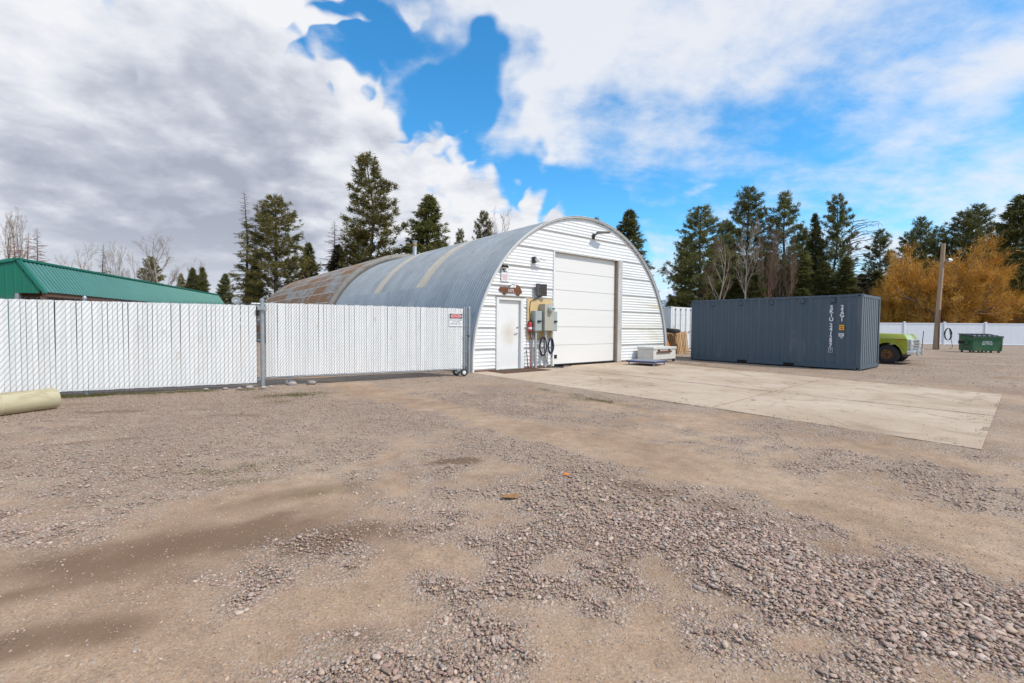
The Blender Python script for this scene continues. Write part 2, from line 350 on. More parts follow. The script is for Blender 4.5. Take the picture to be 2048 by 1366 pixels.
# ------------------------------------------------------------------ ground
def vnoise(x, y, seed=0):
    xi = np.floor(x).astype(np.int64); yi = np.floor(y).astype(np.int64); fx = x - xi; fy = y - yi
    fx = fx * fx * (3 - 2 * fx); fy = fy * fy * (3 - 2 * fy)
    def h(a, b):
        k = (a * 374761393 + b * 668265263 + seed * 1442695041) & 0x7fffffff
        k = ((k ^ (k >> 13)) * 1274126177) & 0x7fffffff
        return ((k ^ (k >> 16)) & 0xffff) / 65535.0
    return (h(xi, yi) * (1 - fx) + h(xi + 1, yi) * fx) * (1 - fy) + (h(xi, yi + 1) * (1 - fx) + h(xi + 1, yi + 1) * fx) * fy
def fbm(x, y, oct=4, seed=0):
    s = 0; a = .5; t = 0
    for i in range(oct):
        s = s + a * vnoise(x * 2 ** i + 17.3 * i, y * 2 ** i - 9.1 * i, seed + i); t += a; a *= .5
    return s / t
def pdist(x, y, poly):
    d = np.full(np.shape(x), 1e9)
    for (ax, ay), (bx, by) in zip(poly[:-1], poly[1:]):
        vx, vy = bx - ax, by - ay; t = np.clip(((x - ax) * vx + (y - ay) * vy) / (vx * vx + vy * vy), 0, 1)
        d = np.minimum(d, np.hypot(x - ax - t * vx, y - ay - t * vy))
    return d
TRACK1 = [(-6.0, 13.2), (-3.95, 10.72), (-1.91, 8.48), (-0.48, 6.9), (0.79, 5.57), (1.93, 4.59), (2.78, 3.67), (3.39, 2.95), (4.4, 1.8), (5.5, 0)]
TRACK2 = [(-2.6, 0), (-2.31, 1.92), (-2.23, 2.58), (-2.05, 3.37), (-1.68, 4.05), (-1.14, 5.06), (-1.0, 6.0)]
TRACK3 = [(-1.5, 1.2), (-0.98, 2.07), (-0.35, 2.71)]
TRACK4 = [(0.1, 1.5), (0.42, 2.05), (0.73, 1.96), (1.1, 1.4)]
TRACK5 = [(-1.0, 11.6), (1.0, 9.0), (3.6, 6.1), (5.2, 4.4), (7, 2.5)]
RIDGE = [(-5.0, 9.8), (-4.02, 8.99), (-1.22, 6.35), (-0.13, 5.09), (0.74, 3.74), (1.45, 2.95), (2.06, 2.35), (2.5, 1.9), (3.3, 1.0)]
def masks(x, y):
    wx = x + (fbm(x * .7, y * .7, 3, 5) - .5) * .9; wy = y + (fbm(x * .7, y * .7, 3, 9) - .5) * .9
    n = fbm(x * 1.1, y * 1.1, 5, 21); nf = fbm(x * 4.5, y * 4.5, 4, 33)
    g = .54 + (n - .5) * 1.1 + (nf - .5) * 1.15
    g = g - 1.15 * np.exp(-(pdist(wx, wy, TRACK1) / .46) ** 2) - .50 * np.exp(-(pdist(wx, wy, TRACK2) / .55) ** 2)
    g = g - .45 * np.exp(-(pdist(wx, wy, TRACK3) / .3) ** 2) - .5 * np.exp(-(pdist(wx, wy, TRACK4) / .28) ** 2) - .45 * np.exp(-(pdist(wx, wy, TRACK5) / .4) ** 2)
    g = g + .55 * np.exp(-(pdist(wx, wy, RIDGE) / .48) ** 2) * np.clip(1.25 - .10 * y, .35, 1)
    left = 1 / (1 + np.exp(-((wy - 1.0) * .55 - (wx + 3.3)) * 2.2)); g = g + .20 * left * np.clip((y - 3.2) / 1.2, 0, 1)
    far = np.clip((y - 11) / 6, 0, 1) * (x > 6); g = g + .1 * far
    g = np.clip(g, 0, 1); g = g * g * (3 - 2 * g)
    damp = np.zeros_like(x)
    for (cx, cy, rx, ry, a, s) in [(-.64, 4.52, .26, .13, .5, 1), (.74, 2.74, .13, .05, .3, .9), (1.12, 2.29, .05, .04, .2, .9), (-2.1, 2.85, 1.1, .34, .30, .85), (-1.15, 2.78, .65, .30, .3, .85), (-2.7, 2.40, .8, .25, .3, .75), (-2.0, 1.99, .4, .2, .3, .75), (-1.7, 3.6, .8, .25, .4, .55),
                                (1.05, 4.11, .5, .28, -.6, .7), (1.6, 3.55, .4, .2, -.7, .55), (-4.9, 5.4, .8, .12, .3, .6), (-6.16, 7.28, 1.0, .2, .2, .7), (-4.2, 6.95, .9, .18, .2, .6), (-.67, 1.87, .2, .1, .3, .6), (2.48, 5.6, .9, .25, -.8, .4), (17.5, 18.6, 3.5, .35, .1, .7), (22, 22, 6, .8, .2, .5)]:
        c, q = math.cos(a), math.sin(a); dx, dy = wx - cx - .0, wy - cy
        e = np.hypot((dx * c + dy * q) / rx, (-dx * q + dy * c) / ry); damp = np.maximum(damp, s * np.clip(1.35 - e + (nf - .5) * .9, 0, 1))
    moss = np.zeros_like(x)
    for (cx, cy, rx, ry, a) in [(-4.31, 8.98, .9, .35, .5), (-4.46, 8.08, .6, .15, .4), (-2.0, 6.84, .4, .1, .2), (-2.7, 4.39, .5, .1, .3), (-2.28, 4.07, .25, .09, .3), (-8.3, 8.55, 1.2, .18, .5), (-7.05, 8.9, 1.0, .15, .5), (-7.6, 7.7, .5, .2, .3), (-1.52, 3.58, .2, .1, .3), (1.6, 8.7, .9, .1, -.9), (1.03, 9.6, .8, .1, -.9), (-5.0, 7.6, .5, .15, .3), (7.2, 16.4, .5, 1.2, .6)]:
        c, q = math.cos(a), math.sin(a); dx, dy = wx - cx, wy - cy
        e = np.hypot((dx * c + dy * q) / rx, (-dx * q + dy * c) / ry); moss = np.maximum(moss, np.clip((1.2 - e) + (nf - .5) * 1.8, 0, 1) * .9)
    return g, damp, moss
# concrete apron outline, world
B0 = Vector((-1.18, 13.62, 0)); BA = math.radians(39); BU = Vector((math.cos(BA), math.sin(BA), 0)); BN = Vector((math.sin(BA), -math.cos(BA), 0))
def bw(s, off=0, z=0): return B0 + BU * s + BN * off + Vector((0, 0, z))
PAD_N = [bw(-.15, -.02).to_2d(), Vector((5.48, 5.21)), Vector((10.65, 9.77)), Vector((8.86, 12.75)), Vector((6.15, 17.35)), bw(8.3, -.02).to_2d()]
def in_pad(x, y):
    ins = np.zeros(x.shape, bool); pts = [(p.x, p.y) for p in PAD_N]; j = len(pts) - 1
    for i in range(len(pts)):
        xi, yi = pts[i]; xj, yj = pts[j]
        ins ^= ((yi > y) != (yj > y)) & (x < (xj - xi) * (y - yi) / (yj - yi + 1e-12) + xi); j = i
    return ins
def ground_sheet():
    def axis(lo, hi, a, b, step, grow=1.22):
        c = list(np.arange(a, b + 1e-6, step)); s = step
        while c[-1] < hi: s *= grow; c.append(c[-1] + s)
        s = step
        while c[0] > lo: s *= grow; c.insert(0, c[0] - s)
        return np.array(c)
    xs = axis(-9000, 9000, -11, 13, .085); ys = axis(-600, 16000, .8, 14, .075)
    X, Y = np.meshgrid(xs, ys); g, d, mo = masks(X, Y)
    Z = (fbm(X * .8, Y * .8, 3, 50) - .5) * .035 + (fbm(X * 6, Y * 6, 3, 60) - .5) * .012 + (g - .5) * .012 - .012
    pe = pdist(X, Y, [(p.x, p.y) for p in PAD_N]); kk = np.exp(-(pe / .35) ** 2); Z = Z * (1 - kk) + kk * (.010 + (fbm(X * 4, Y * 4, 3, 70) - .5) * .034); Z = Z * np.clip((60 - np.hypot(X, Y)) / 30, 0, 1) - .004
    Z = np.where(in_pad(X, Y) & (pe > .16), -.03, Z)
    n, k = X.shape; co = np.stack([X.ravel(), Y.ravel(), Z.ravel()], 1).astype(np.float32)
    idx = np.arange(n * k).reshape(n, k); q = np.stack([idx[:-1, :-1], idx[:-1, 1:], idx[1:, 1:], idx[1:, :-1]], -1).reshape(-1, 4)
    me = bpy.data.meshes.new('ground'); me.vertices.add(len(co)); me.vertices.foreach_set('co', co.ravel())
    me.loops.add(q.size); me.loops.foreach_set('vertex_index', q.ravel().astype(np.int32)); me.polygons.add(len(q))
    me.polygons.foreach_set('loop_start', np.arange(0, q.size, 4, dtype=np.int32)); me.update(calc_edges=True); me.validate()
    ca = me.color_attributes.new('ground_mix', 'FLOAT_COLOR', 'POINT')
    ca.data.foreach_set('color', np.stack([g.ravel(), d.ravel(), mo.ravel(), np.ones(g.size)], 1).astype(np.float32).ravel())
    me.polygons.foreach_set('use_smooth', [True] * len(me.polygons))
    return me
def ground_mat():
    M = bpy.data.materials.new('gravel_yard'); M.use_nodes = True; t = NB(M.node_tree); b = M.node_tree.nodes['Principled BSDF']
    geo = t.n('ShaderNodeNewGeometry').outputs['Position']
    at = t.n('ShaderNodeAttribute', attribute_name='ground_mix'); sc = t.n('ShaderNodeSeparateColor'); t.l(at.outputs['Color'], sc.inputs[0])
    g, d, mo = sc.outputs[0], sc.outputs[1], sc.outputs[2]
    nA = t.noise(geo, .55, 7, .6, .3); nB = t.noise(geo, 6, 7, .65); nC = t.noise(geo, 70, 4, .65); nD = t.noise(geo, 240, 3, .6)
    dirt = t.ramp(nA, [(.30, (.275, .178, .112)), (.5, (.385, .262, .172)), (.70, (.465, .338, .236))])
    f = t.lin(nB, .3, .7, .80, 1.18); dirt = t.mix(1.0, dirt, t.comb(f, f, f), 'MULTIPLY')
    f2 = t.lin(nC, .28, .72, .66, 1.30); dirt = t.mix(1.0, dirt, t.comb(f2, f2, f2), 'MULTIPLY')
    nE = t.noise(geo, 1.3, 7, .62, .5); dirt = t.mix(t.math('MULTIPLY', t.smooth(nE, .50, .68), .45), dirt, (.22, .145, .09, 1))
    def cells(scale, thr):
        v = t.n('ShaderNodeTexVoronoi'); v.inputs['Scale'].default_value = scale; v.inputs['Randomness'].default_value = 1; t.l(geo, v.inputs['Vector'])
        s2 = t.n('ShaderNodeSeparateColor'); t.l(v.outputs['Color'], s2.inputs[0])
        c = t.ramp(s2.outputs[0], [(.0, (.17, .145, .125)), (.12, (.34, .28, .235)), (.32, (.42, .31, .26)), (.5, (.47, .375, .30)), (.66, (.35, .33, .29)), (.82, (.51, .415, .31)), (1, (.60, .52, .43))])
        edge = t.smooth(v.outputs['Distance'], .62, .22)
        return c, edge, s2.outputs[1], v.outputs['Distance']
    c1, e1, r1, d1 = cells(46, .5); c2, e2, r2, d2 = cells(95, .5)
    gr = t.mix(t.math('MULTIPLY', e2, .8), t.mix(.22, dirt, (.20, .165, .14, 1)), c2)
    gr = t.mix(t.math('MULTIPLY', e1, t.smooth(r1, .45, .57)), gr, c1)
    # stones show where the gravel amount beats a fine noise
    show = t.smooth(t.math('ADD', g, t.math('MULTIPLY', t.math('SUBTRACT', nB, .5), 1.1)), .03, .52)
    sparse = t.math('MULTIPLY', t.smooth(r2, .58, .62), e2)
    col = t.mix(t.math('MAXIMUM', show, t.math('MULTIPLY', sparse, .8)), dirt, gr)
    dd = t.smooth(t.math('ADD', d, t.math('ADD', t.math('MULTIPLY', t.math('SUBTRACT', nB, .5), .9), t.math('MULTIPLY', t.math('SUBTRACT', nC, .5), .8))), .22, .85)
    col = t.mix(t.math('MULTIPLY', dd, .80), col, (.165, .100, .060, 1))
    mcol = t.mix(nB, (.10, .10, .025, 1), (.17, .13, .05, 1))
    col = t.mix(t.math('MULTIPLY', mo, t.lin(nC, .35, .6, .15, .75)), col, mcol)
    t.l(col, b.inputs['Base Color']); b.inputs['Roughness'].default_value = .93; b.inputs['Specular IOR Level'].default_value = .18
    h = t.math('ADD', t.math('ADD', t.math('MULTIPLY', t.math('MULTIPLY', t.math('SUBTRACT', .6, d1), show), 1.3), t.math('MULTIPLY', t.math('SUBTRACT', .6, d2), t.lin(show, 0, 1, .10, .5))), t.math('MULTIPLY', nC, .35))
    bn = t.n('ShaderNodeBump'); bn.inputs['Strength'].default_value = .85; bn.inputs['Distance'].default_value = .012; t.l(h, bn.inputs['Height']); t.l(bn.outputs[0], b.inputs['Normal'])
    return M
gme = ground_sheet(); gme.materials.append(ground_mat())
tag(link('ground', gme), kind='structure')

def apron():
    root = MB().prism([(p.x, p.y) for p in PAD_N], 0, 1)
    # slabs: split the outline by one cross joint and one long joint
    e = tag(bpy.data.objects.new('concrete_apron', None), kind='structure'); COL.objects.link(e)
    z0, z1 = -.12, .012
    wl, nr, fr, fj, fl, wr = [Vector((p.x, p.y)) for p in PAD_N]
    jn = Vector((3.46, 7.86)); jf = Vector((8.86, 12.75)); jm = jn.lerp(jf, .42); em = nr.lerp(fr, .46); wm = bw(3.3, -.02).to_2d()
    j2n = wl.lerp(jn, .5); j2m = wm.lerp(jm, .5); j2f = fl.lerp(jf, .42)
    G_ = .038
    def slab(pts):
        c = sum(pts, Vector((0, 0))) / len(pts); ps = [p + (c - p).normalized() * G_ for p in pts]
        n = len(ps); mb = MB(); mb.add([(p.x, p.y, z0) for p in ps] + [(p.x, p.y, z1 + random.uniform(-.002, .002)) for p in ps],
                                       [tuple(range(n))[::-1], tuple(range(n, 2 * n))] + [(i, (i + 1) % n, (i + 1) % n + n, i + n) for i in range(n)])
        mb.build('slab', MT['concrete'], e, bevel=.006)
    slab([wl, j2n, j2m, wm]); slab([j2n, jn, jm, j2m]); slab([wm, j2m, j2f, fl, wr]); slab([j2m, jm, jf, j2f]); slab([jn, nr, em, jm]); slab([jm, em, fr, jf])
apron()

# loose stones: real geometry, too many to count
STONE_COLS = np.array([(.36, .285, .265), (.40, .33, .30), (.34, .335, .32), (.43, .37, .31), (.27, .295, .295), (.33, .25, .235), (.46, .42, .37), (.30, .28, .27), (.18, .17, .165), (.50, .46, .42), (.38, .30, .22), (.26, .19, .18)])
def stones(name, N, ylo, yhi, rmin, rmax, sub, seed, label, mat, power=1.6, base=.05, rmod=.5):
    r = np.random.default_rng(seed)
    y = np.sqrt(r.uniform(ylo ** 2, yhi ** 2, N)); x = r.uniform(-1.32, 1.32, N) * y + r.uniform(-.6, .6, N)
    g, d, mo = masks(x, y)
    rd = np.exp(-(pdist(x, y, RIDGE[4:]) / .55) ** 2); ip = in_pad(x, y); pe = pdist(x, y, [(p.x, p.y) for p in PAD_N[:5]])
    keep = (r.uniform(0, 1, N) < np.clip(g ** power * .85 + base * np.clip(g * 5, .42, 1), 0, 1) * (1 - .75 * d)) & (~ip | (r.uniform(0, 1, N) < .35 * np.exp(-pe / .16) + .006))
    x, y, g, rd, ip = x[keep], y[keep], g[keep], rd[keep], ip[keep]; n = len(x)
    size = np.clip(rmin * np.exp(np.abs(r.normal(0, .60, n))), rmin, rmax) * (1 + rmod * rd) * np.where(g < .3, .7, 1) * np.clip(1.12 - .10 * (y - 2), .78, 1.1)
    bm = bmesh.new(); bmesh.ops.create_icosphere(bm, subdivisions=sub, radius=1.0); bv = np.array([v.co[:] for v in bm.verts]); bf = np.array([[v.index for v in f.verts] for f in bm.faces]); bm.free()
    V = len(bv)
    sx = r.uniform(.8, 1.5, n); sy = r.uniform(.6, 1.05, n); sz = r.uniform(.28, .58, n); a = r.uniform(0, 2 * PI, n); tl = r.normal(0, .18, n)
    jit = 1 + r.normal(0, .13 if sub > 1 else .16, (n, V))
    p = bv[None] * jit[..., None] * np.stack([sx, sy, sz], 1)[:, None] * size[:, None, None]
    px = p[..., 0]; pz = p[..., 2] + px * tl[:, None]; c, s = np.cos(a)[:, None], np.sin(a)[:, None]
    qx = px * c - p[..., 1] * s + x[:, None]; qy = px * s + p[..., 1] * c + y[:, None]
    gz = (fbm(x * .8, y * .8, 3, 50) - .5) * .035 + (fbm(x * 6, y * 6, 3, 60) - .5) * .012 + (g - .5) * .012 - .016
    gz = np.where(ip, .010, gz)
    qz = pz + (gz + size * sz * .22 + (r.uniform(0, .012, n) * (g > .6)))[:, None]
    co = np.stack([qx, qy, qz], -1).reshape(-1, 3).astype(np.float32)
    fi = (bf[None] + (np.arange(n) * V)[:, None, None]).reshape(-1, 3).astype(np.int32)
    me = bpy.data.meshes.new(name); me.vertices.add(len(co)); me.vertices.foreach_set('co', co.ravel()); me.loops.add(fi.size); me.loops.foreach_set('vertex_index', fi.ravel())
    me.polygons.add(len(fi)); me.polygons.foreach_set('loop_start', np.arange(0, fi.size, 3, dtype=np.int32)); me.update(calc_edges=True)
    me.polygons.foreach_set('use_smooth', np.ones(len(fi), bool))
    cols = STONE_COLS[r.integers(0, len(STONE_COLS), n)] * r.uniform(.78, 1.22, (n, 1))
    cols = (cols * .70 + np.array([.42, .30, .21]) * .30) * np.array([1.12, 1.0, .93])
    ca = me.color_attributes.new('stone', 'FLOAT_COLOR', 'POINT'); ca.data.foreach_set('color', np.concatenate([np.repeat(cols, V, 0), np.ones((n * V, 1))], 1).astype(np.float32).ravel())
    me.materials.append(mat); o = link(name, me); tag(o, label, 'gravel', kind='stuff'); return n
def stone_mat():
    M = bpy.data.materials.new('stone'); M.use_nodes = True; t = NB(M.node_tree); b = M.node_tree.nodes['Principled BSDF']
    a = t.n('ShaderNodeAttribute', attribute_name='stone'); geo = t.n('ShaderNodeNewGeometry').outputs['Position']
    n = t.noise(geo, 120, 5, .65); f = t.lin(n, .3, .7, .82, 1.15)
    t.l(t.mix(1.0, a.outputs['Color'], t.comb(f, f, f), 'MULTIPLY'), b.inputs['Base Color']); b.inputs['Roughness'].default_value = .82; b.inputs['Specular IOR Level'].default_value = .25
    return M
SM = stone_mat()
stones('gravel', 12000, 1.45, 3.4, .0062, .0145, 2, 3, 'larger rounded river stones among the gravel of the yard', SM, 2.0, .03, .30)
stones('gravel', 85000, 1.45, 3.4, .0032, .010, 1, 6, 'loose pea gravel scattered over the near dirt', SM, 1.1, .34, .5)
stones('gravel', 105000, 3.3, 9.5, .0055, .017, 1, 4, 'loose small gravel spread across the dirt yard', SM, 1.1, .30, .4)
stones('gravel', 22000, 9.0, 24, .011, .025, 1, 5, 'loose gravel near the fence and the containers', SM, 1.1, .2)

# ------------------------------------------------------------------ the arched steel building
HR, HC, HS = 5.13, 0.23, 5.08                      # shell radius, centre height, centre along the wall
hut = thing('quonset_building', 'long arched steel workshop with silver front half, rusty rear half and white end wall', 'building', B0, BA)
def arch_half(z, r=HR): return math.sqrt(max(0.0, r * r - (z - HC) ** 2))
TH0 = -math.asin(HC / HR)
def shell_mesh(name, w_, t0, t1, segs, mat, amp=.020, pitch=.142, r=HR):
    n = int(round(w_ / pitch * 6)); mb = MB(); vs = []
    ys = [w_ * i / n for i in range(n + 1)] + [w_ + .03]
    for i, y in enumerate(ys):
        rr = r + amp * math.sin(2 * PI * y / pitch) + .014 * y / w_
        for k in range(segs + 1):
            a = t0 + (t1 - t0) * k / segs; vs.append((HS - rr * math.cos(a), y, HC + rr * math.sin(a)))
    fs = [(i * (segs + 1) + k, i * (segs + 1) + k + 1, (i + 1) * (segs + 1) + k + 1, (i + 1) * (segs + 1) + k) for i in range(len(ys) - 1) for k in range(segs)]
    return mb.add(vs, fs).mesh(name, mat, 'all')
RW = .71; a60 = math.radians(62)
cuts = [(TH0, math.radians(31)), (math.radians(31), math.radians(84)), (math.radians(84), math.radians(149)), (math.radians(149), PI - TH0)]
sm = [shell_mesh('roof_sheet', RW, a, b, 12, MT['galv']) for a, b in cuts]
sk = [shell_mesh('skylight_sheet', RW, a, b, 12, MT['skylight']) for a, b in cuts]
for i in range(20):
    for q in range(4):
        lit = i in (6, 12) and q in (1, 2)
        o = link('skylight_sheet' if lit else 'roof_sheet', (sk if lit else sm)[q], hut, (0, -.06 + i * RW, 0))
        if lit: tag(o, 'weathered tan fibreglass skylight strip')
# rusty rear half: sheets laid lengthwise
R2 = 5.47; NA = 26; AW = (PI - 2 * TH0 * .95) / NA; LX = 2.34
def rust_sheet():
    mb = MB(); n = 36; vs = []; m_ = AW * 1.03
    for y in (0, LX * 1.012):
        for i in range(n + 1):
            a = m_ * i / n; rr = R2 + .012 * math.sin(2 * PI * i / 6) + .008 * (i / n) + (.004 if y else 0); vs.append((-rr * math.cos(a), y, rr * math.sin(a)))
    return mb.add(vs, [(i, i + 1, n + 2 + i, n + 1 + i) for i in range(n)]).mesh('rusty_sheet', MT['rust_roof'], 'all')
rs = rust_sheet()
for j in range(8):
    for k in range(NA):
        link('rusty_sheet', rs, hut, (HS, 14.2 + j * LX, HC), (0, TH0 * .95 + k * AW, 0))
def arc_strip(r0, r1, y0, y1, t0=TH0, t1=PI - TH0, n=60):
    mb = MB(); vs = []
    for k in range(n + 1):
        a = t0 + (t1 - t0) * k / n
        for (r, y) in ((r0, y0), (r1, y0), (r1, y1), (r0, y1)): vs.append((HS - r * math.cos(a), y, HC + r * math.sin(a)))
    fs = [(k * 4 + q, k * 4 + (q + 1) % 4, k * 4 + 4 + (q + 1) % 4, k * 4 + 4 + q) for k in range(n) for q in range(4)]
    return mb.add(vs, fs)
MT['flash'] = pmat('old_flashing', (.25, .24, .22), .7, .3, .25, 3, stain=(.22, .13, .08), stain_amt=.35, stain_scale=3)
arc_strip(5.10, 5.50, 14.10, 14.22).build('flashing', MT['flash'], hut, 'all')
arc_strip(HR - .035, HR + .035, -.10, -.045).build('edge_trim', MT['trim_white'], hut, 'all')
arc_strip(HR + .016, HR + .034, -.118, -.04).build('edge_cap', MT['trim_grey'], hut, 'all')
# back wall
mb = MB(); n = 40; mb.add([(HS - 5.4 * math.cos(TH0 + (PI - 2 * TH0) * k / n), 32.8, HC + 5.4 * math.sin(TH0 + (PI - 2 * TH0) * k / n)) for k in range(n + 1)], [tuple(range(n + 1))])
mb.build('back_wall', MT['flash'], hut)
# corrugated end wall, sheet by sheet
def wall_sheet(z0, z1, sL, sR, mat, flat=True):
    pitch = .112; zs = []; z = z0 - .02; n = max(6, int((z1 - z0) / pitch * 7)); vs = []
    prof = [(z0 - .012, -.022), (z0 - .011, -.026), (z0 + .035, -.024)]
    L = z1 - z0 - .035
    k = max(1, round(L / pitch)); nn = k * 7
    for i in range(nn + 1):
        t = i / nn; prof.append((z0 + .036 + L * t, -.013 + .0095 * math.sin(2 * PI * k * t - PI / 2) - .0 - .004 * (1 - t)))
    for (z, y) in prof:
        h = arch_half(max(min(z, HC + HR - .02), 0), HR - .03)
        a = HS - h if sL is None else sL; b = HS + h if sR is None else sR
        a = max(a, HS - h); b = min(b, HS + h); vs += [(a, y, z), (b, y, z)]
    MB().add(vs, [(2 * i, 2 * i + 1, 2 * i + 3, 2 * i + 2) for i in range(len(prof) - 1)]).build('wall_sheet', mat, hut, 'all')
ws, wst = MT['white_steel'], MT['white_stained']
rows = [.05, .68, 1.34, 2.01, 2.67, 3.34, 4.0, 4.65]
for i, z0 in enumerate(rows):
    z1 = rows[i + 1] if i < 7 else 5.33
    if i < 3: wall_sheet(z0, z1, None, .85, ws); wall_sheet(z0, z1, 1.98, 3.33, ws)
    elif i == 3:
        wall_sheet(2.01, 2.335, None, .85, ws); wall_sheet(2.01, 2.335, 1.98, 3.33, ws); wall_sheet(2.345, 2.67, None, 3.33, ws)
    elif i < 6: wall_sheet(z0, z1, None, 3.33, ws)
    if i < 6: wall_sheet(z0, z1, 7.08, None, wst if i in (1, 2, 3) else ws)
    if i == 6: wall_sheet(z0, z1, None, 7.06, ws); wall_sheet(z0, z1, 7.06, None, ws)
    if i == 7: wall_sheet(z0, z1, None, None, ws)
MB().box(-.02, .84, -.045, .05, -.05, .045).box(1.99, 3.33, -.045, .05, -.05, .045).box(7.08, 10.18, -.045, .05, -.05, .045).build('sill_plate', MT['rust'], hut)
# roller door of six sections
gd = MB().box(3.36, 6.80, .13, .16, .05, 4.02).build('garage_door', MT['white_door'], hut)
zz = [.075, .745, 1.395, 2.04, 2.695, 3.345, 3.99]
for k in range(6):
    MB().box(3.37, 6.79, .10, .135, zz[k] + .006, zz[k + 1] - .006).build('door_section', MT['white_door'], gd, bevel=.006)
MB().box(3.46, 3.63, .088, .102, .28, .41).build('vent_hole', MT['dark_void'], gd)
MB().box(3.445, 3.645, .090, .1015, .265, .425).build('vent_frame', MT['trim_grey'], gd)
MB().box(3.36, 6.80, .10, .13, .035, .075).build('bottom_seal', MT['black'], gd)
MB().box(3.30, 3.362, -.045, .16, .03, 3.99).build('door_jamb', MT['trim_white'], hut)
MB().box(6.798, 6.84, -.012, .16, .03, 3.98).build('door_jamb', MT['jamb_brown'], hut)
MB().box(6.84, 7.09, -.048, .10, .03, 3.99).build('door_jamb', MT['trim_grey'], hut)
MB().box(3.30, 7.09, -.042, .16, 3.992, 4.035).build('door_header', MT['trim_grey'], hut)
# man door
fr = MB().box(.85, .945, -.06, .08, .03, 2.33).box(1.845, 1.975, -.06, .08, .03, 2.33).box(.945, 1.845, -.06, .08, 2.23, 2.33).build('door_frame', MT['trim_white'], hut, bevel=.006)
MB().box(.83, 2.0, -.085, .02, 2.333, 2.352).build('drip_cap', MT['jamb_brown'], fr)
dr = MB().box(.95, 1.84, .035, .075, .05, 2.225).build('door', MT['door_dirty'], hut, bevel=.004)
MB().lathe([(0, -.005), (.03, -.005), (.03, -.02), (.012, -.022), (.012, -.05), (0, -.05)], 14, 'y', (1.755, .045, 1.18)).box(1.64, 1.76, -.012, 0.004, 1.168, 1.192).build('door_handle', MT['chrome'], dr, True)
MB().lathe([(0, -.005), (.028, -.005), (.026, -.025), (0, -.028)], 14, 'y', (1.755, .04, 1.36)).build('deadbolt', MT['jamb_brown'], dr, True)
MB().box(.945, 1.845, -.02, .10, .028, .05).build('threshold', MT['trim_grey'], dr)
# flue pipe on the roof
fl = MB().lathe([(.16, -.1), (.16, .02), (.115, .10), (.115, .92)], 18, 'z', (HS - .45, 12.9, 5.30)).build('flue_pipe', MT['galv'], hut, True)
MB().lathe([(.118, .70), (.118, .84)], 18, 'z', (HS - .45, 12.9, 5.30)).build('rust_band', MT['rust_orange'], fl, True)
MB().lathe([(0, 1.06), (.17, 1.02), (.17, 1.0), (.13, .94), (.13, .90)], 18, 'z', (HS - .45, 12.9, 5.30)).build('flue_cap', MT['steel_post'], fl, True)

# ------------------------------------------------------------------ things fixed to the end wall (wall frame: x along, -y out, z up)
def wthing(name, label, cat, s, z=0.0, off=0.0, group=None): return thing(name, label, cat, bw(s, off, z), BA, group)
o = tag(MB().box(-.56, .56, -.014, .012, 0, 1.34).build('plywood_board', MT['ply'], None, bevel=.003), 'tan plywood backing board behind the electrical boxes', 'board')
o.location = bw(2.67, .042, .98); o.rotation_euler[2] = BA
t = wthing('meter_cabinet', 'tall beige electric meter cabinet with round glass meter', 'meter', 2.82, 0, .055)
MB().box(-.20, .20, -.30, 0, 1.26, 2.15).build('cabinet', MT['box_beige'], t, bevel=.008)
MB().box(-.21, .21, -.312, -.301, 1.27, 1.66).build('cover', MT['box_beige'], t, bevel=.004)
me_ = MB().lathe([(.115, -.302), (.115, -.33), (.10, -.34)], 24, 'y', (.04, 0, 1.98)).build('meter_socket', MT['box_grey'], t, True)
MB().lathe([(.10, -.335), (.098, -.42), (.085, -.445), (0, -.45)], 24, 'y', (.04, 0, 1.98)).build('meter_glass', MT['lens'], me_, True)
MB().box(-.01, .09, -.456, -.4495, 1.96, 2.02).build('meter_dial', pmat('dial_green', (.03, .22, .12), .4), me_)
MB().lathe([(.055, .03), (.055, 1.27)], 14, 'z', (-.03, -.14, 0)).build('conduit', MT['conduit'], t, True)
for s_, lab, b0 in ((2.43, 'grey switch box with black handle left of the meter cabinet', .34), (3.16, 'grey switch box with black handle right of the meter cabinet', .34)):
    t = wthing('switch_box', lab, 'switch box', s_, 0, .055)
    hw = .155 if s_ < 3 else .13
    MB().box(-hw, hw, -.20, 0, 1.25, 1.915).build('enclosure', MT['box_grey'], t, bevel=.006)
    MB().box(-hw + .01, hw - .01, -.212, -.201, 1.27, 1.90).build('front_cover', MT['box_grey'], t, bevel=.004)
    hd = MB().lathe([(.035, -.212), (.035, -.235), (0, -.24)], 14, 'y', (-.03, 0, 1.57)).build('handle_base', MT['black'], t, True)
    MB().box(-.05, .09, -.262, -.236, 1.545, 1.60).build('handle', MT['black'], hd, bevel=.008)
    MB().lathe([(.045 if s_ < 3 else .032, .03), (.045 if s_ < 3 else .032, 1.26)], 12, 'z', (-.03, -.10, 0)).build('conduit', MT['conduit'], t, True)
t = wthing('junction_box', 'small weathered junction box under the fire extinguisher', 'junction box', 2.27, 0, .05)
MB().box(-.07, .07, -.09, 0, 1.02, 1.19).build('box', MT['lamp_grey'], t, bevel=.006); MB().lathe([(.016, .03), (.016, 1.03)], 8, 'z', (.05, -.05, 0)).build('conduit', MT['conduit'], t, True)
t = wthing('fire_extinguisher', 'red fire extinguisher hanging beside the plywood board', 'fire extinguisher', 2.17, 1.24, .13)
eb = MB().lathe([(0, 0), (.055, .0), (.062, .02), (.062, .26), (.045, .30), (.022, .315)], 18).build('cylinder', MT['red'], t, True)
MB().lathe([(.0635, .07), (.0635, .14)], 18, 'z').build('label_band', MT['white_plain'], eb, True)
MB().box(-.015, .015, -.06, .03, .315, .345).box(-.012, .012, -.075, .02, .36, .372).box(-.022, .022, -.022, .022, .31, .36).build('valve', MT['black'], t)
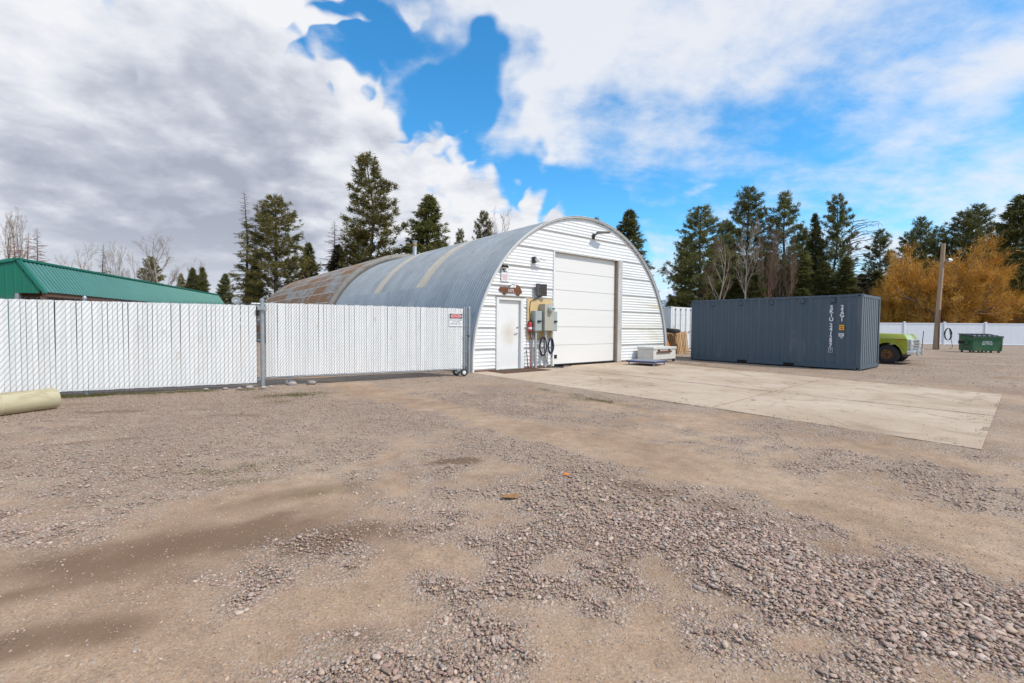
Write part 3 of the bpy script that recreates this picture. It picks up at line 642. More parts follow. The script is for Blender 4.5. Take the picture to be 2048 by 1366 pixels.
MB().tube([(0, -.02, .33), (.07, -.03, .33), (.08, -.03, .22), (.07, -.02, .05)], .008, 6).build('hose', MT['black'], t, True)
MB().box(-.03, .03, .055, .09, .05, .33).build('bracket', MT['dark_iron'], t)
def cable(name, label, pts, r, mat, cat='cable'):
    o = MB().tube(pts, r, 6).build(name, mat, None, 'all'); o.location = bw(0, 0, 0); o.rotation_euler[2] = BA; return tag(o, label, cat)
cable('red_hose', 'thin red hose hanging down beside the extinguisher to the slab', [(2.14, -.11, 1.25), (2.16, -.12, .9), (2.20, -.11, .5), (2.22, -.12, .06), (2.20, -.2, .04)], .014, MT['hose_red'], 'hose')
cable('lamp_cable', 'black cable looping from the floodlight to the switch box', [(2.66, -.06, 2.45), (2.60, -.07, 2.36), (2.40, -.07, 2.30), (2.24, -.07, 2.22), (2.20, -.07, 2.0), (2.22, -.07, 1.7), (2.24, -.08, 1.2)], .011, MT['cable'])
cable('iron_rod', 'short dark iron rod leaning on the wall beside the man door', [(2.10, -.14, .03), (2.08, -.06, .62)], .014, MT['dark_iron'], 'rod')
def coil(name, label, s, z, rx, rz, turns, r, mat, tail):
    pts = []
    for i in range(turns * 18 + 1):
        a = 2 * PI * i / 18; j = 1 + .10 * math.sin(i * .37) ; pts.append((s + rx * j * math.sin(a) + .01 * math.sin(i * .11), -.20 - .012 * (i / 18) - .01 * math.cos(i * .9), z - rz + rz * j * math.cos(a) - .02 * math.sin(i * .2)))
    cable(name, label, pts + tail, r, mat, 'cable coil')
coil('cable_coil', 'hanging coil of black cable beneath the meter cabinet', 2.66, 1.02, .15, .30, 6, .011, MT['cable'], [(2.72, -.28, .45), (2.80, -.28, .2), (2.98, -.34, .05), (3.4, -.5, .045), (3.9, -.36, .045)])
coil('cable_coil', 'hanging coil of dark blue cable beneath the right switch box', 3.02, .98, .12, .25, 6, .013, MT['cable_blue'], [(3.06, -.27, .42), (3.0, -.27, .36)])
cable('ground_cable', 'black cable lying on the slab at the foot of the conduits', [(2.5, -.2, .05), (2.8, -.42, .043), (3.2, -.62, .043), (3.5, -.40, .043), (3.3, -.25, .043)], .012, MT['cable'])
t = wthing('floodlight', 'weathered double floodlight fixture above the plywood board', 'floodlight', 2.63, 2.62, .03)
for k in (-1, 1):
    MB().box(-.12, .12, -.13, -.02, -.20, .20).xf(Matrix.Translation((k * .13, -.04, 0)) @ Matrix.Rotation(-k * .38, 4, 'Z')).build('lamp_head', MT['lamp_grey'], t, bevel=.02)
    f_ = MB()
    for q in range(6): f_.box(-.105, .105, -.150, -.128, -.17 + q * .065, -.15 + q * .065)
    f_.xf(Matrix.Translation((k * .13, -.04, 0)) @ Matrix.Rotation(-k * .38, 4, 'Z')).build('guard', MT['dark_iron'], t)
MB().box(-.05, .05, -.08, 0, -.24, .10).build('mount', MT['lamp_grey'], t)
t = wthing('wall_lamp', 'small white lamp head on dark bracket high between the man door and roller door', 'lamp', 2.42, 3.60, .03)
MB().box(-.10, .02, -.10, 0, -.10, .10).build('mounting_box', MT['dark_iron'], t, bevel=.01)
MB().lathe([(0, -.10), (.085, -.10), (.085, -.18), (.05, -.22), (0, -.225)], 16, 'y', (.03, 0, .0)).build('housing', MT['white_plain'], t, True)
MB().box(.02, .30, -.24, -.15, .03, .06).xf(Matrix.Rotation(.15, 4, 'Y')).build('visor', MT['trim_grey'], t)
t = wthing('area_light', 'dark angled area light mounted high under the arch above the roller door', 'lamp', 5.33, 4.75, .03)
MB().box(-.05, .05, -.05, 0, -.10, .10).build('bracket', MT['dark_iron'], t, bevel=.008)
MB().tube([(0, -.04, .0), (.02, -.10, .06), (.06, -.17, .11)], .028, 8).build('arm', MT['dark_iron'], t, True)
MB().hexa([(-.03, -.15, .07), (-.09, -.33, .09), (.50, -.46, .16), (.56, -.28, .14), (-.02, -.15, .14), (-.07, -.32, .15), (.50, -.45, .20), (.55, -.28, .18)]).build('lamp_head', MT['lamp_grey'], t, bevel=.01)
# surveillance notice and camera
t = wthing('notice_sign', 'white notice with black camera picture and red lines beside the roof edge', 'sign', 1.18, 3.04, .036)
MB().box(-.155, .155, -.006, .002, -.24, .24).build('frame', MT['sign_black'], t, bevel=.002); MB().box(-.146, .146, -.010, -.0065, -.232, .232).build('panel', MT['white_plain'], t)
g_ = MB()
g_.box(-.11, -.02, -.0125, -.0105, .12, .16).box(-.10, .05, -.0125, -.0105, .155, .175).box(-.06, -.035, -.0125, -.0105, .06, .12).box(-.06, .02, -.0125, -.0105, .065, .085).box(.02, .09, -.0125, -.0105, .085, .105).box(.05, .09, -.0125, -.0105, .03, .06)
g_.build('camera_graphic', MT['sign_black'], t)
MT['pale_red'] = pmat('faded_red_print', (.55, .30, .30), .5)
g_ = MB()
for q in range(6): g_.box(-.115 + .01 * (q % 2), .115 - .015 * (q % 3), -.0125, -.0105, -.03 - q * .032, -.014 - q * .032)
g_.build('text_lines', MT['pale_red'], t)
t = wthing('security_camera', 'small black bullet camera above the white notice', 'camera', 1.08, 3.27, .04)
MB().lathe([(0, 0), (.035, 0), (.035, -.02), (.012, -.03), (.012, -.08)], 12, 'y').build('mount', MT['black'], t, True)
MB().lathe([(0, -.10), (.04, -.10), (.045, .10), (0, .10)], 14, 'x', (.03, -.10, 0)).build('body', MT['black'], t, True)
MB().lathe([(.047, .09), (.047, .125), (.03, .128), (0, .12)], 14, 'x', (.03, -.10, 0)).build('lens_hood', MT['trim_grey'], t, True)
# rusty cut-out house number sign, shaped like a car
t = wthing('house_number_sign', 'rusty steel cut-out sign shaped like a car with number 1075 above the man door', 'sign', 1.44, 2.55, .04)
car = [(-.48, .02), (-.46, .075), (-.20, .085), (-.13, .07), (.0, .18), (.06, .19), (.26, .18), (.33, .15), (.40, .05), (.45, -.03), (.44, -.07), (.37, -.09), (.36, -.085), (.34, -.15), (.29, -.175), (.25, -.165), (.21, -.10), (.19, -.085), (-.19, -.09), (-.215, -.14), (-.265, -.165), (-.315, -.14), (-.335, -.085), (-.44, -.06), (-.485, -.03)]
n = len(car)
bm = bmesh.new(); vv = [bm.verts.new((x, 0, z)) for x, z in car]; f0 = bm.faces.new(vv); bmesh.ops.triangulate(bm, faces=[f0]); bm.normal_update()
r_ = bmesh.ops.extrude_face_region(bm, geom=bm.faces[:]); bmesh.ops.translate(bm, verts=[v for v in r_['geom'] if isinstance(v, bmesh.types.BMVert)], vec=(0, -.008, 0)); bmesh.ops.recalc_face_normals(bm, faces=bm.faces[:])
cm_ = bpy.data.meshes.new('plate'); bm.to_mesh(cm_); bm.free(); cm_.materials.append(MT['rust']); link('plate', cm_, t)
wn = MB().add([(-.08, -.0105, .085), (.01, -.0105, .165), (.09, -.0105, .168), (.09, -.0105, .085)], [(0, 1, 2, 3)]).add([(.11, -.0105, .085), (.11, -.0105, .168), (.20, -.0105, .165), (.165, -.0105, .085)], [(0, 1, 2, 3)]).build('window_cutout', MT['white_steel'], t)
link('number', text_mesh('1075', .15, MT['white_steel'], Matrix.Translation((-.02, -.010, -.02)), sx=.85), t)
# doormat
o = MB().box(-.95, .95, -.40, .40, 0, .012).build('doormat', MT['mat_brown'], None, bevel=.004); o.location = bw(1.45, .52, .013); o.rotation_euler[2] = BA
tag(o, 'brown doormat on the concrete in front of the man door', 'doormat')

# ------------------------------------------------------------------ white steel chest and blue platform scale
t = wthing('storage_chest', 'white chipped steel storage chest with rusty handle bar at the building corner', 'chest', 7.98, 0.014, .12)
MB().box(0, 1.60, -.80, -.06, .10, .50).build('body', MT['box_white'], t, bevel=.008)
lid = MB().box(-.02, 1.62, -.83, -.04, .505, .60).build('lid', MT['box_white'], t, bevel=.012)
MB().box(.22, 1.22, -.865, -.832, .375, .445).build('handle_bar', MT['rust'], t, bevel=.006)
for x in (.35, 1.08): MB().box(x - .02, x + .02, -.86, -.80, .44, .50).build('latch', MT['dark_iron'], t)
for x in (.06, 1.54):
    for y in (-.74, -.12): MB().box(x - .035, x + .035, y - .035, y + .035, -.02, .10).build('foot', MT['dark_iron'], t)
t = thing('platform_scale', 'low blue platform scale with grey tread plate on short legs before the chest', 'scale', (5.02, 16.85, .012), math.radians(50))
MB().box(-.56, .56, -.56, .56, .10, .165).build('frame', MT['scale_blue'], t, bevel=.008)
MB().box(-.535, .535, -.535, .535, .166, .172).build('tread_plate', MT['scale_top'], t)
for x in (-.48, .48):
    for y in (-.48, .48): MB().box(x - .02, x + .02, y - .02, y + .02, 0, .10).build('leg', MT['steel_post'], t)

# ------------------------------------------------------------------ chain-link fence with white slats, and the sliding gate
def slat_mesh(w_, h, z0):
    y = .006; mb = MB()
    vs = [(sx_ * w_ / 2 * k, yy, z) for z in (z0, z0 + h) for sx_, k, yy in ((-1, 1, 0), (-1, .8, -y), (1, .8, -y), (1, 1, 0), (1, .8, y), (-1, .8, y))]
    return mb.add(vs, [(i, (i + 1) % 6, (i + 1) % 6 + 6, i + 6) for i in range(6)] + [tuple(range(6))[::-1], tuple(range(6, 12))]).mesh('slat', MT['slat'])
def chain(L, h, z0, p, parent, x0=0.0):
    mb = MB(); slope = 1.45
    for sgn, y in ((1, -.010), (-1, .010)):
        k = -int(h / slope / p) - 1
        while k * p < L + (h / slope if sgn < 0 else 0) + p:
            xs_ = k * p; pts = []
            for z in (0, h):
                x = xs_ + sgn * z / slope; pts.append((x, z))
            (xa, za), (xb, zb) = pts
            if sgn > 0 or True:
                def cl(xa, za, xb, zb):
                    t0, t1 = 0.0, 1.0; dx = xb - xa
                    for lim, side in ((0, 1), (L, -1)):
                        fa, fb = side * (xa - lim), side * (xb - lim)
                        if fa < 0 and fb < 0: return None
                        if fa < 0: t0 = max(t0, fa / (fa - fb))
                        elif fb < 0: t1 = min(t1, fa / (fa - fb))
                    return None if t1 <= t0 else (xa + dx * t0, za + (zb - za) * t0, xa + dx * t1, za + (zb - za) * t1)
                c = cl(xa, za, xb, zb)
                if c: mb.tube([(x0 + c[0], y, z0 + c[1]), (x0 + c[2], y, z0 + c[3])], .0032, 3, False)
            k += 1
    # twisted knuckles along the top edge
    k = 0
    while k * p < L:
        x = x0 + k * p; mb.tube([(x, -.01, z0 + h - .01), (x + p * .3, 0, z0 + h + .022), (x + p * .6, .01, z0 + h - .01)], .003, 3, False); k += 1
    return tag(mb.build('chain_link_mesh', MT['wire'], parent, fixn=False), kind='stuff')
def pipe_post(name, parent, x, y, h, r=.035, cap=True):
    mb = MB().lathe([(r, -.1), (r, h), (r * 1.12, h), (r * 1.12, h + .03), (r * .6, h + .055), (0, h + .06)], 14, 'z', (x, y, 0)); return mb.build(name, MT['steel_post'], parent, True)
FA = math.radians(28.5); FP = Vector((-5.59, 10.09, 0)); FL = 7.2
t = thing('chain_link_fence', 'chain-link fence filled with upright white slats left of the sliding gate', 'fence', FP - Vector((math.cos(FA), math.sin(FA), 0)) * FL, FA)
sl = slat_mesh(.0705, 1.72, .10); p = .0765; k = 0
while k * p < FL - .10:
    o = link('slat', sl, t, (.04 + k * p, random.uniform(-.002, .002), random.uniform(-.004, .004)), (0, random.gauss(0, .0025), random.gauss(0, .05))); k += 1
chain(FL - .06, 1.80, .06, p, t)
MB().tube([(0, .014, .07), (FL, .014, .06)], .0045, 6).build('bottom_wire', MT['steel_post'], t); MB().tube([(0, .035, 1.80), (FL, .035, 1.80)], .021, 8).build('top_rail', MT['steel_post'], t, True)
for x in (FL - 2.95, FL - 5.9): pipe_post('post', t, x, .045, 1.86, .03)
ep = pipe_post('end_post', t, FL + .03, -.0, 1.92, .042)
for z in (.18, .62, 1.05, 1.5, 1.76): MB().lathe([(.046, -.014), (.046, .014)], 14, 'z', (FL + .03, 0, z)).box(FL - .06, FL - .005, -.01, .01, z - .012, z + .012).build('tension_band', MT['steel_post'], ep, True)
MB().box(FL - .06, FL + .12, -.10, -.045, 1.72, 1.80).box(FL - .05, FL + .11, .045, .09, 1.70, 1.78).lathe([(.05, 1.70), (.05, 1.80)], 14, 'z', (FL + .03, 0, 0)).build('gate_guide', MT['steel_post'], ep, True)
GA = math.radians(30.2); GP = Vector((-5.60, 10.26, 0)); GL = 4.90
t = thing('sliding_gate', 'sliding chain-link gate with white slats and a wheel at its end', 'gate', GP, GA)
sl = slat_mesh(.0545, 1.68, .21); p = .0585; k = 0
while k * p < GL - .10:
    link('slat', sl, t, (.05 + k * p, random.uniform(-.002, .002), random.uniform(-.008, .008)), (0, random.gauss(0, .002), random.gauss(0, .05))); k += 1
chain(GL - .05, 1.69, .20, p, t)
MB().tube([(-.25, .03, .185), (GL, .03, .185)], .024, 10).build('bottom_rail', MT['steel_post'], t, True)
MB().tube([(-.25, .03, 1.86), (GL, .03, 1.86)], .021, 10).build('top_rail', MT['slat'], t, True)
MB().tube([(GL + .02, .0, .14), (GL + .02, .0, 1.93)], .024, 10).tube([(GL + .085, .02, .25), (GL + .085, .02, 1.95)], .015, 8).build('end_stile', MT['steel_post'], t, True)
MB().tube([(-.25, .03, .185), (-.25, .03, 1.86)], .021, 8).build('tail_stile', MT['steel_post'], t, True)
for z in (.3, .68, 1.05, 1.1, 1.42, 1.78): MB().box(GL - .03, GL + .10, -.03, .035, z - .008, z + .008).build('clip', MT['steel_post'], t)
for x, y in ((GL - .02, -.10), (GL - .16, .12)):
    wv_ = MB().lathe([(.052, -.026), (.085, -.028), (.105, -.016), (.105, .016), (.085, .028), (.052, .026)], 24, 'y', (x, y, .105)).build('wheel', MT['rubber'], t, True)
    MB().lathe([(0, -.032), (.02, -.032), (.022, -.022), (.052, -.018), (.056, -.029), (.060, -.018)], 20, 'y', (x, y, .105)).build('rim', MT['white_plain'], wv_, True)
MB().box(GL - .20, GL + .02, -.03, .06, .13, .18).tube([(GL - .02, -.11, .105), (GL - .02, .0, .105), (GL - .16, .13, .105)], .012, 6).build('axle_bracket', MT['steel_post'], t)
for q in range(2): MB().lathe([(.03, -.02), (.075, -.025), (.085, 0), (.075, .025), (.03, .02)], 18, 'y', (-.55 + q * 1.05, .09, 1.92 if q == 0 else .06)).build('guide_roller', MT['steel_post'], t, True)
# danger notice wired to the gate
dvec = Vector((math.cos(GA), math.sin(GA), 0)); gn = Vector((math.sin(GA), -math.cos(GA), 0))
t = thing('danger_sign', 'white danger sign with red oval wired to the sliding gate', 'sign', GP + dvec * (GL - .235) + gn * .022 + Vector((0, 0, 1.58)), GA)
MB().box(-.20, .20, -.004, .002, -.19, .17).build('plate', MT['white_plain'], t, bevel=.001)
MB().box(-.185, .185, -.0065, -.0045, .02, .155).build('header', MT['sign_black'], t)
def oval(rx, rz, y, mat, name, cz=.0875):
    n = 32; pts = [(rx * math.copysign(abs(math.cos(2 * PI * k / n)) ** .75, math.cos(2 * PI * k / n)), y, cz + rz * math.copysign(abs(math.sin(2 * PI * k / n)) ** .8, math.sin(2 * PI * k / n))) for k in range(n)]
    MB().add(pts, [tuple(range(n))]).build(name, mat, t)
oval(.165, .057, -.0078, MT['white_plain'], 'oval_border'); oval(.155, .049, -.0088, MT['sign_red'], 'oval')
link('lettering', text_mesh('DANGER', .072, MT['white_plain'], Matrix.Translation((0, -.0095, .0875)), ext=.0005), t)
for q, (tx, sz) in enumerate((('DO NOT ENTER', .052), ('AUTHORIZED', .042), ('PERSONNEL ONLY', .042))):
    link('lettering', text_mesh(tx, sz, MT['sign_black'], Matrix.Translation((0, -.0055, -.022 - q * .053)), ext=.0005, sx=.95), t)
t = thing('gate_post', 'galvanised latch post between the sliding gate and the arched building', 'post', (-1.25, 13.18, 0), GA)
pipe_post('post', t, 0, 0, 1.90, .040)
MB().box(-.16, .0, -.05, -.03, 1.09, 1.13).box(-.17, -.14, -.05, .02, 1.04, 1.13).build('latch', MT['dark_iron'], t)
MB().lathe([(.044, -.02), (.044, .02)], 14, 'z', (0, 0, 1.11)).build('latch_collar', MT['steel_post'], t, True)
for i, (x, y, r) in enumerate(((-5.75, 9.9, .07), (-5.45, 9.93, .05), (-5.9, 9.78, .045), (-6.15, 9.7, .05), (-5.38, 10.1, .04), (-5.1, 10.5, .10), (-4.75, 10.72, .09), (-6.5, 9.6, .04))):
    bm = bmesh.new(); bmesh.ops.create_icosphere(bm, subdivisions=2, radius=r)
    for v in bm.verts: v.co *= 1 + random.gauss(0, .09); v.co.z *= .62; v.co.x *= 1.25
    me = bpy.data.meshes.new('rock'); bm.to_mesh(me); bm.free(); me.materials.append(MT['rock'])
    for pl in me.polygons: pl.use_smooth = True
    o = link('rock', me, None, (x, y, r * .25), (0, 0, i)); tag(o, 'fist-sized stone lying at the foot of the fence end post' if r < .08 else 'larger dark stone lying under the tail of the gate', 'rock', 'stones at the fence post' if r < .08 else 'stones under the gate')
# yellowed pipe on the ground
pd = Vector((-.30, -.95, 0)).normalized()
t = thing('cast_pipe', 'short length of yellowed thick pipe lying on the gravel by the fence', 'pipe', (-7.50, 7.40, .165), math.atan2(pd.y, pd.x))
MB().lathe([(.150, .012), (.150, -.0), (.168, .0), (.170, .05), (.167, .30), (.170, .62), (.170, 1.6), (.168, 2.2), (.150, 2.2), (.150, 2.1)], 36, 'x').build('barrel', MT['pipe'], t, True)
MB().lathe([(.168, .665), (.176, .67), (.176, .70), (.168, .705)], 36, 'x').build('joint_ring', MT['pipe'], t, True)
MB().lathe([(.150, .03), (0, .03)], 30, 'x').build('end_plug', MT['wood_brown'], t)

# ------------------------------------------------------------------ shipping containers
def container(t, mat, L=6.058, Wd=2.438, Hh=2.591, doors=False):
    """x along the long side, y across, near long side at y=0, near end at x=0"""
    def corr(n, depth, length, z0, z1, axis, at_, out):
        mb = MB(); pitch = length / n; prof = []
        for i in range(n):
            for f, d in ((.0, 0), (.26, 0), (.50, 1), (.76, 1)): prof.append((i * pitch + f * pitch, d * depth))
        prof.append((length, 0)); vs = []
        for (x, d) in prof:
            for z in (z0, z1):
                vs.append((x + .12, at_ + out * (-d), z) if axis == 'x' else (at_ + out * (-d), x + .12, z))
        return mb.add(vs, [(2 * i, 2 * i + 1, 2 * i + 3, 2 * i + 2) for i in range(len(prof) - 1)])
    corr(20, .036, L - .24, .16, Hh - .07, 'x', .012, -1).build('side_wall', mat, t, fixn=False)
    corr(20, .036, L - .24, .16, Hh - .07, 'x', Wd - .012, 1).build('side_wall', mat, t, fixn=False)
    corr(9, .045, Wd - .24, .16, Hh - .07, 'y', .012 if not doors else L - .012, -1 if not doors else 1).build('end_wall', mat, t, fixn=False)
    for x in (0, L - .13):
        for y in (0, Wd - .13): MB().box(x, x + .13, y, y + .13, .12, Hh - .12).build('corner_post', mat, t, bevel=.008)
    for y in (0, Wd - .07):
        MB().box(.13, L - .13, y, y + .07, Hh - .085, Hh - .012).build('top_rail', mat, t)
        rl = MB()
        for a, b in ((.13, 2.0), (2.37, 3.69), (4.06, L - .13)): rl.box(a, b, y + .003, y + .07, .03, .16)
        rl.box(2.0, 2.37, y + .02, y + .07, .13, .16).box(3.69, 4.06, y + .02, y + .07, .13, .16).build('bottom_rail', mat, t)
        for a in (2.0, 3.69): MB().box(a, a + .37, y + .03 if y else .03, y + .06 if y else .06, .035, .13).build('fork_pocket', MT['dark_void'], t)
    for x in (0, L - .07):
        MB().box(x, x + .07, .13, Wd - .13, Hh - .10, Hh - .012).build('end_header', mat, t); MB().box(x, x + .07, .13, Wd - .13, .03, .16).build('end_sill', mat, t)
    for x in (0, L - .178):
        for y in (0, Wd - .162):
            for z in (0, Hh - .118):
                c = MB().box(x - .003, x + .181, y - .003, y + .165, z, z + .118).build('corner_casting', mat, t, bevel=.008)
                hy = y - .005 if y == 0 else y + .167; hx = x - .005 if x == 0 else x + .183
                MB().lathe([(.0, 0), (.034, 0)], 14, 'y', (x + .089, hy, z + .059)).build('lock_hole', MT['dark_void'], c)
                MB().lathe([(.0, 0), (.034, 0)], 14, 'x', (hx, y + .081, z + .059)).build('lock_hole', MT['dark_void'], c)
    rf = MB(); n = 22; pitch = (L - .24) / n; prof = []
    for i in range(n):
        for f, d in ((0, 0), (.30, 0), (.45, 1), (.85, 1)): prof.append((.12 + (i + f) * pitch, Hh - .022 + d * .024))
    prof.append((L - .12, Hh - .022)); vs = []
    for (x, z) in prof: vs += [(x, .05, z), (x, Wd - .05, z)]
    rf.add(vs, [(2 * i, 2 * i + 1, 2 * i + 3, 2 * i + 2) for i in range(len(prof) - 1)]).build('roof', mat, t, fixn=False)
    MB().box(.05, L - .05, .05, Wd - .05, .13, .155).build('floor', MT['wood_brown'], t)
CA = math.radians(129.8)
# built with the lettered long side towards the yard: x runs from the far end to the near end
cn = Vector((11.72, 15.22, 0)); ca = Vector((math.cos(CA), math.sin(CA), 0)); far = cn + ca * 6.058
t = thing('shipping_container', 'dark blue-grey steel shipping container with white lettering on its long side', 'container', far, CA - PI)
container(t, MT['navy_box'])
corr9 = [o for o in t.children if o.name.startswith('end_wall')][0]
# second end wall (near end, ribbed)
mb = MB(); n = 9; pitch = (2.438 - .24) / n; vs = []; prof = []
for i in range(n):
    for f, d in ((0, 0), (.36, 0), (.46, 1), (.90, 1)): prof.append((.12 + (i + f) * pitch, d * .075))
prof.append((2.438 - .12, 0))
for (y, d) in prof: vs += [(6.046 - d, y, .16), (6.046 - d, y, 2.52)]
MT['navy_sunlit'] = pmat('sunlit_grey_blue', (.19, .215, .235), .5, .1, .06, 1.5)  # lighter copy of the container colour: sunlight on this end painted in
mb.add(vs, [(2 * i, 2 * i + 1, 2 * i + 3, 2 * i + 2) for i in range(len(prof) - 1)]).build('end_wall', MT['navy_sunlit'], t, fixn=False)
for x in (.95, 2.1, 3.25, 4.28, 5.22):
    v_ = MB().box(x - .055, x + .055, -.012, .03, 2.29, 2.46).build('vent', MT['navy_box'], t, bevel=.006)
    MB().box(x - .042, x + .042, -.0145, -.0121, 2.30, 2.33).build('vent_opening', MT['dark_void'], v_)
def vtext(txt, x, z, step, size):
    for ch in txt:
        if ch != ' ': link('lettering', text_mesh(ch, size * 1.12, MT['white_plain'], Matrix.Translation((x, -.004, z)), ext=.0015, bold=.006), t)
        z -= step if ch != ' ' else step * .4
    return z
zl = vtext('SKIU 241297', 5.19, 2.15, .142, .16)
zl -= .015
link('lettering', text_mesh('7', .14, MT['white_plain'], Matrix.Translation((5.19, -.004, zl)), ext=.0015), t)
fr_ = MB()
for a, b, c, d in ((-.06, .06, .075, .083), (-.06, .06, -.083, -.075), (-.06, -.052, -.075, .075), (.052, .06, -.075, .075)): fr_.box(5.19 + a, 5.19 + b, .003, .007, zl + c, zl + d)
fr_.build('check_digit_box', MT['white_plain'], t)
vtext('22G1', 5.50, 2.15, .142, .16)
MB().box(5.43, 5.57, .002, .008, 1.36, 1.54).build('yellow_plate', MT['yellow'], t); MB().box(5.45, 5.55, .0005, .0018, 1.47, 1.50).box(5.46, 5.54, .0005, .0018, 1.40, 1.44).build('plate_print', MT['sign_red'], t)
MB().box(5.42, 5.57, .002, .008, 1.14, 1.25).build('white_plate', MT['white_plain'], t); MB().box(5.44, 5.55, .0005, .0018, 1.205, 1.225).box(5.44, 5.53, .0005, .0018, 1.165, 1.185).build('plate_print', MT['navy_box'], t)
link('lettering', text_mesh('70', .085, MT['white_plain'], Matrix.Translation((5.50, -.004, 1.09)), ext=.0015), t)
# white container with its doors towards the yard
wc = Vector((8.95, 25.6, 0)); t = thing('shipping_container', 'white steel shipping container with locking-rod doors behind the pallets', 'container', wc, BA + PI / 2)
M0 = Matrix.Identity(4)
t.location = wc + Vector((math.cos(BA), math.sin(BA), 0)) * 2.438; container(t, MT['white_cont'], doors=True)
# doors close the x=0 end
for k in range(2):
    y0 = .13 + k * 1.09
    d_ = MB().box(-.005, .045, y0 + .006, y0 + 1.082, .17, 2.49).build('door', MT['white_cont'], t, bevel=.004)
    for z in (.35, .95, 1.55, 2.15): MB().box(-.014, -.0052, y0 + .05, y0 + 1.03, z, z + .05).build('door_rib', MT['white_cont'], d_)
    for y in (y0 + .27, y0 + .80):
        MB().tube([(-.045, y, .12), (-.045, y, 2.52)], .017, 8).build('lock_rod', MT['steel_post'], d_, True)
        MB().box(-.06, -.01, y - .03, y + .03, .13, .19).box(-.06, -.01, y - .03, y + .03, 2.42, 2.48).box(-.085, -.05, y - .01, y + .26, 1.15, 1.18).build('cam', MT['dark_iron'], d_)
MB().box(-.012, -.004, 2.05, 2.22, 1.15, 1.5).build('placard', MT['trim_grey'], t)

# ------------------------------------------------------------------ pallets, tyre and orange rim in the gap
def pallet(loc, rz, tilt, label):
    t = bpy.data.objects.new('pallet', None); COL.objects.link(t); t.location = loc; t.rotation_euler = (tilt, -.10, rz); tag(t, label, 'pallet', 'pallets leaning in the gap')
    for i in range(7): MB().box(-.5 + i * .153, -.5 + i * .153 + .09, -.018, 0, 0, 1.15).build('deck_board', MT['wood_pallet'], t)
    for z in (.0, .555, 1.11): MB().box(-.5, .51, 0, .09, z, z + .04).build('stringer', MT['wood_pallet'], t)
    for i in (0, 3, 6): MB().box(-.5 + i * .153, -.5 + i * .153 + .09, .09, .108, 0, 1.15).build('bottom_board', MT['wood_pallet'], t)
for i in range(4):
    pallet((9.32 - i * .19 * .629, 24.55 + i * .19 * .777, .0), BA + .03 * i, -.10 - .05 * i, ('outermost wooden pallet of the leaning row beside the white container', 'second wooden pallet of the row leaning by the white container', 'third wooden pallet of the row leaning by the white container', 'innermost wooden pallet of the leaning row by the white container')[i])
def tyre_obj(name, label, loc, rot, R_=.36, mat='rubber'):
    o = MB().lathe([(R_ * .58, -.09), (R_ * .85, -.11), (R_ * .97, -.085), (R_, -.05), (R_, .05), (R_ * .97, .085), (R_ * .85, .11), (R_ * .58, .09), (R_ * .58, -.09)], 30, 'z').build(name, MT[mat], None, True)
    o.location = loc; o.rotation_euler = rot; return tag(o, label, 'tyre' if mat == 'rubber' else 'rim')
tyre_obj('spare_tyre', 'black tyre lying on top of the leaning pallets', (8.70, 24.85, 1.24), (.05, .08, 0), .48)
tyre_obj('orange_wheel_rim', 'bright orange wheel rim standing behind the wall corner', (7.62, 23.0, .42), (PI / 2, 0, BA - .25), .42, 'orange')

# ------------------------------------------------------------------ vehicles
def wheel(parent, x, y, r, wdt, side, rim_mat):
    w_ = MB().lathe([(r * .52, -wdt / 2), (r * .60, -wdt / 2), (r * .86, -wdt / 2 - .005), (r * .97, -wdt * .40), (r, -wdt * .25), (r, wdt * .25), (r * .97, wdt * .40), (r * .86, wdt / 2 + .005), (r * .60, wdt / 2), (r * .52, wdt / 2)], 36, 'y', (x, y, r)).build('wheel', MT['rubber'], parent, True)
    s = side
    MB().lathe([(r * .53, s * wdt * .46), (r * .50, s * wdt * .50), (r * .48, s * wdt * .30), (r * .42, s * wdt * .18), (r * .40, s * wdt * .34), (r * .20, s * wdt * .40), (r * .18, s * wdt * .30), (0, s * wdt * .30)], 30, 'y', (x, y, r)).build('rim', rim_mat, w_, True)
    hb = MB().lathe([(r * .15, s * wdt * .30), (r * .15, s * wdt * .52), (r * .11, s * wdt * .58), (0, s * wdt * .60)], 18, 'y', (x, y, r)).build('hub', MT['dark_iron'], w_, True)
    hl = MB()
    for k in range(8):
        a = 2 * PI * k / 8; hl.lathe([(0, 0), (.026, 0)], 8, 'y', (x + r * .30 * math.cos(a), y + s * wdt * .405, r + r * .30 * math.sin(a)))
    hl.build('bolt_hole', MT['dark_void'], w_)
def side_panel(outline, y0, y1): return MB().prism(outline, y0, y1)
HA = math.radians(-51.0)
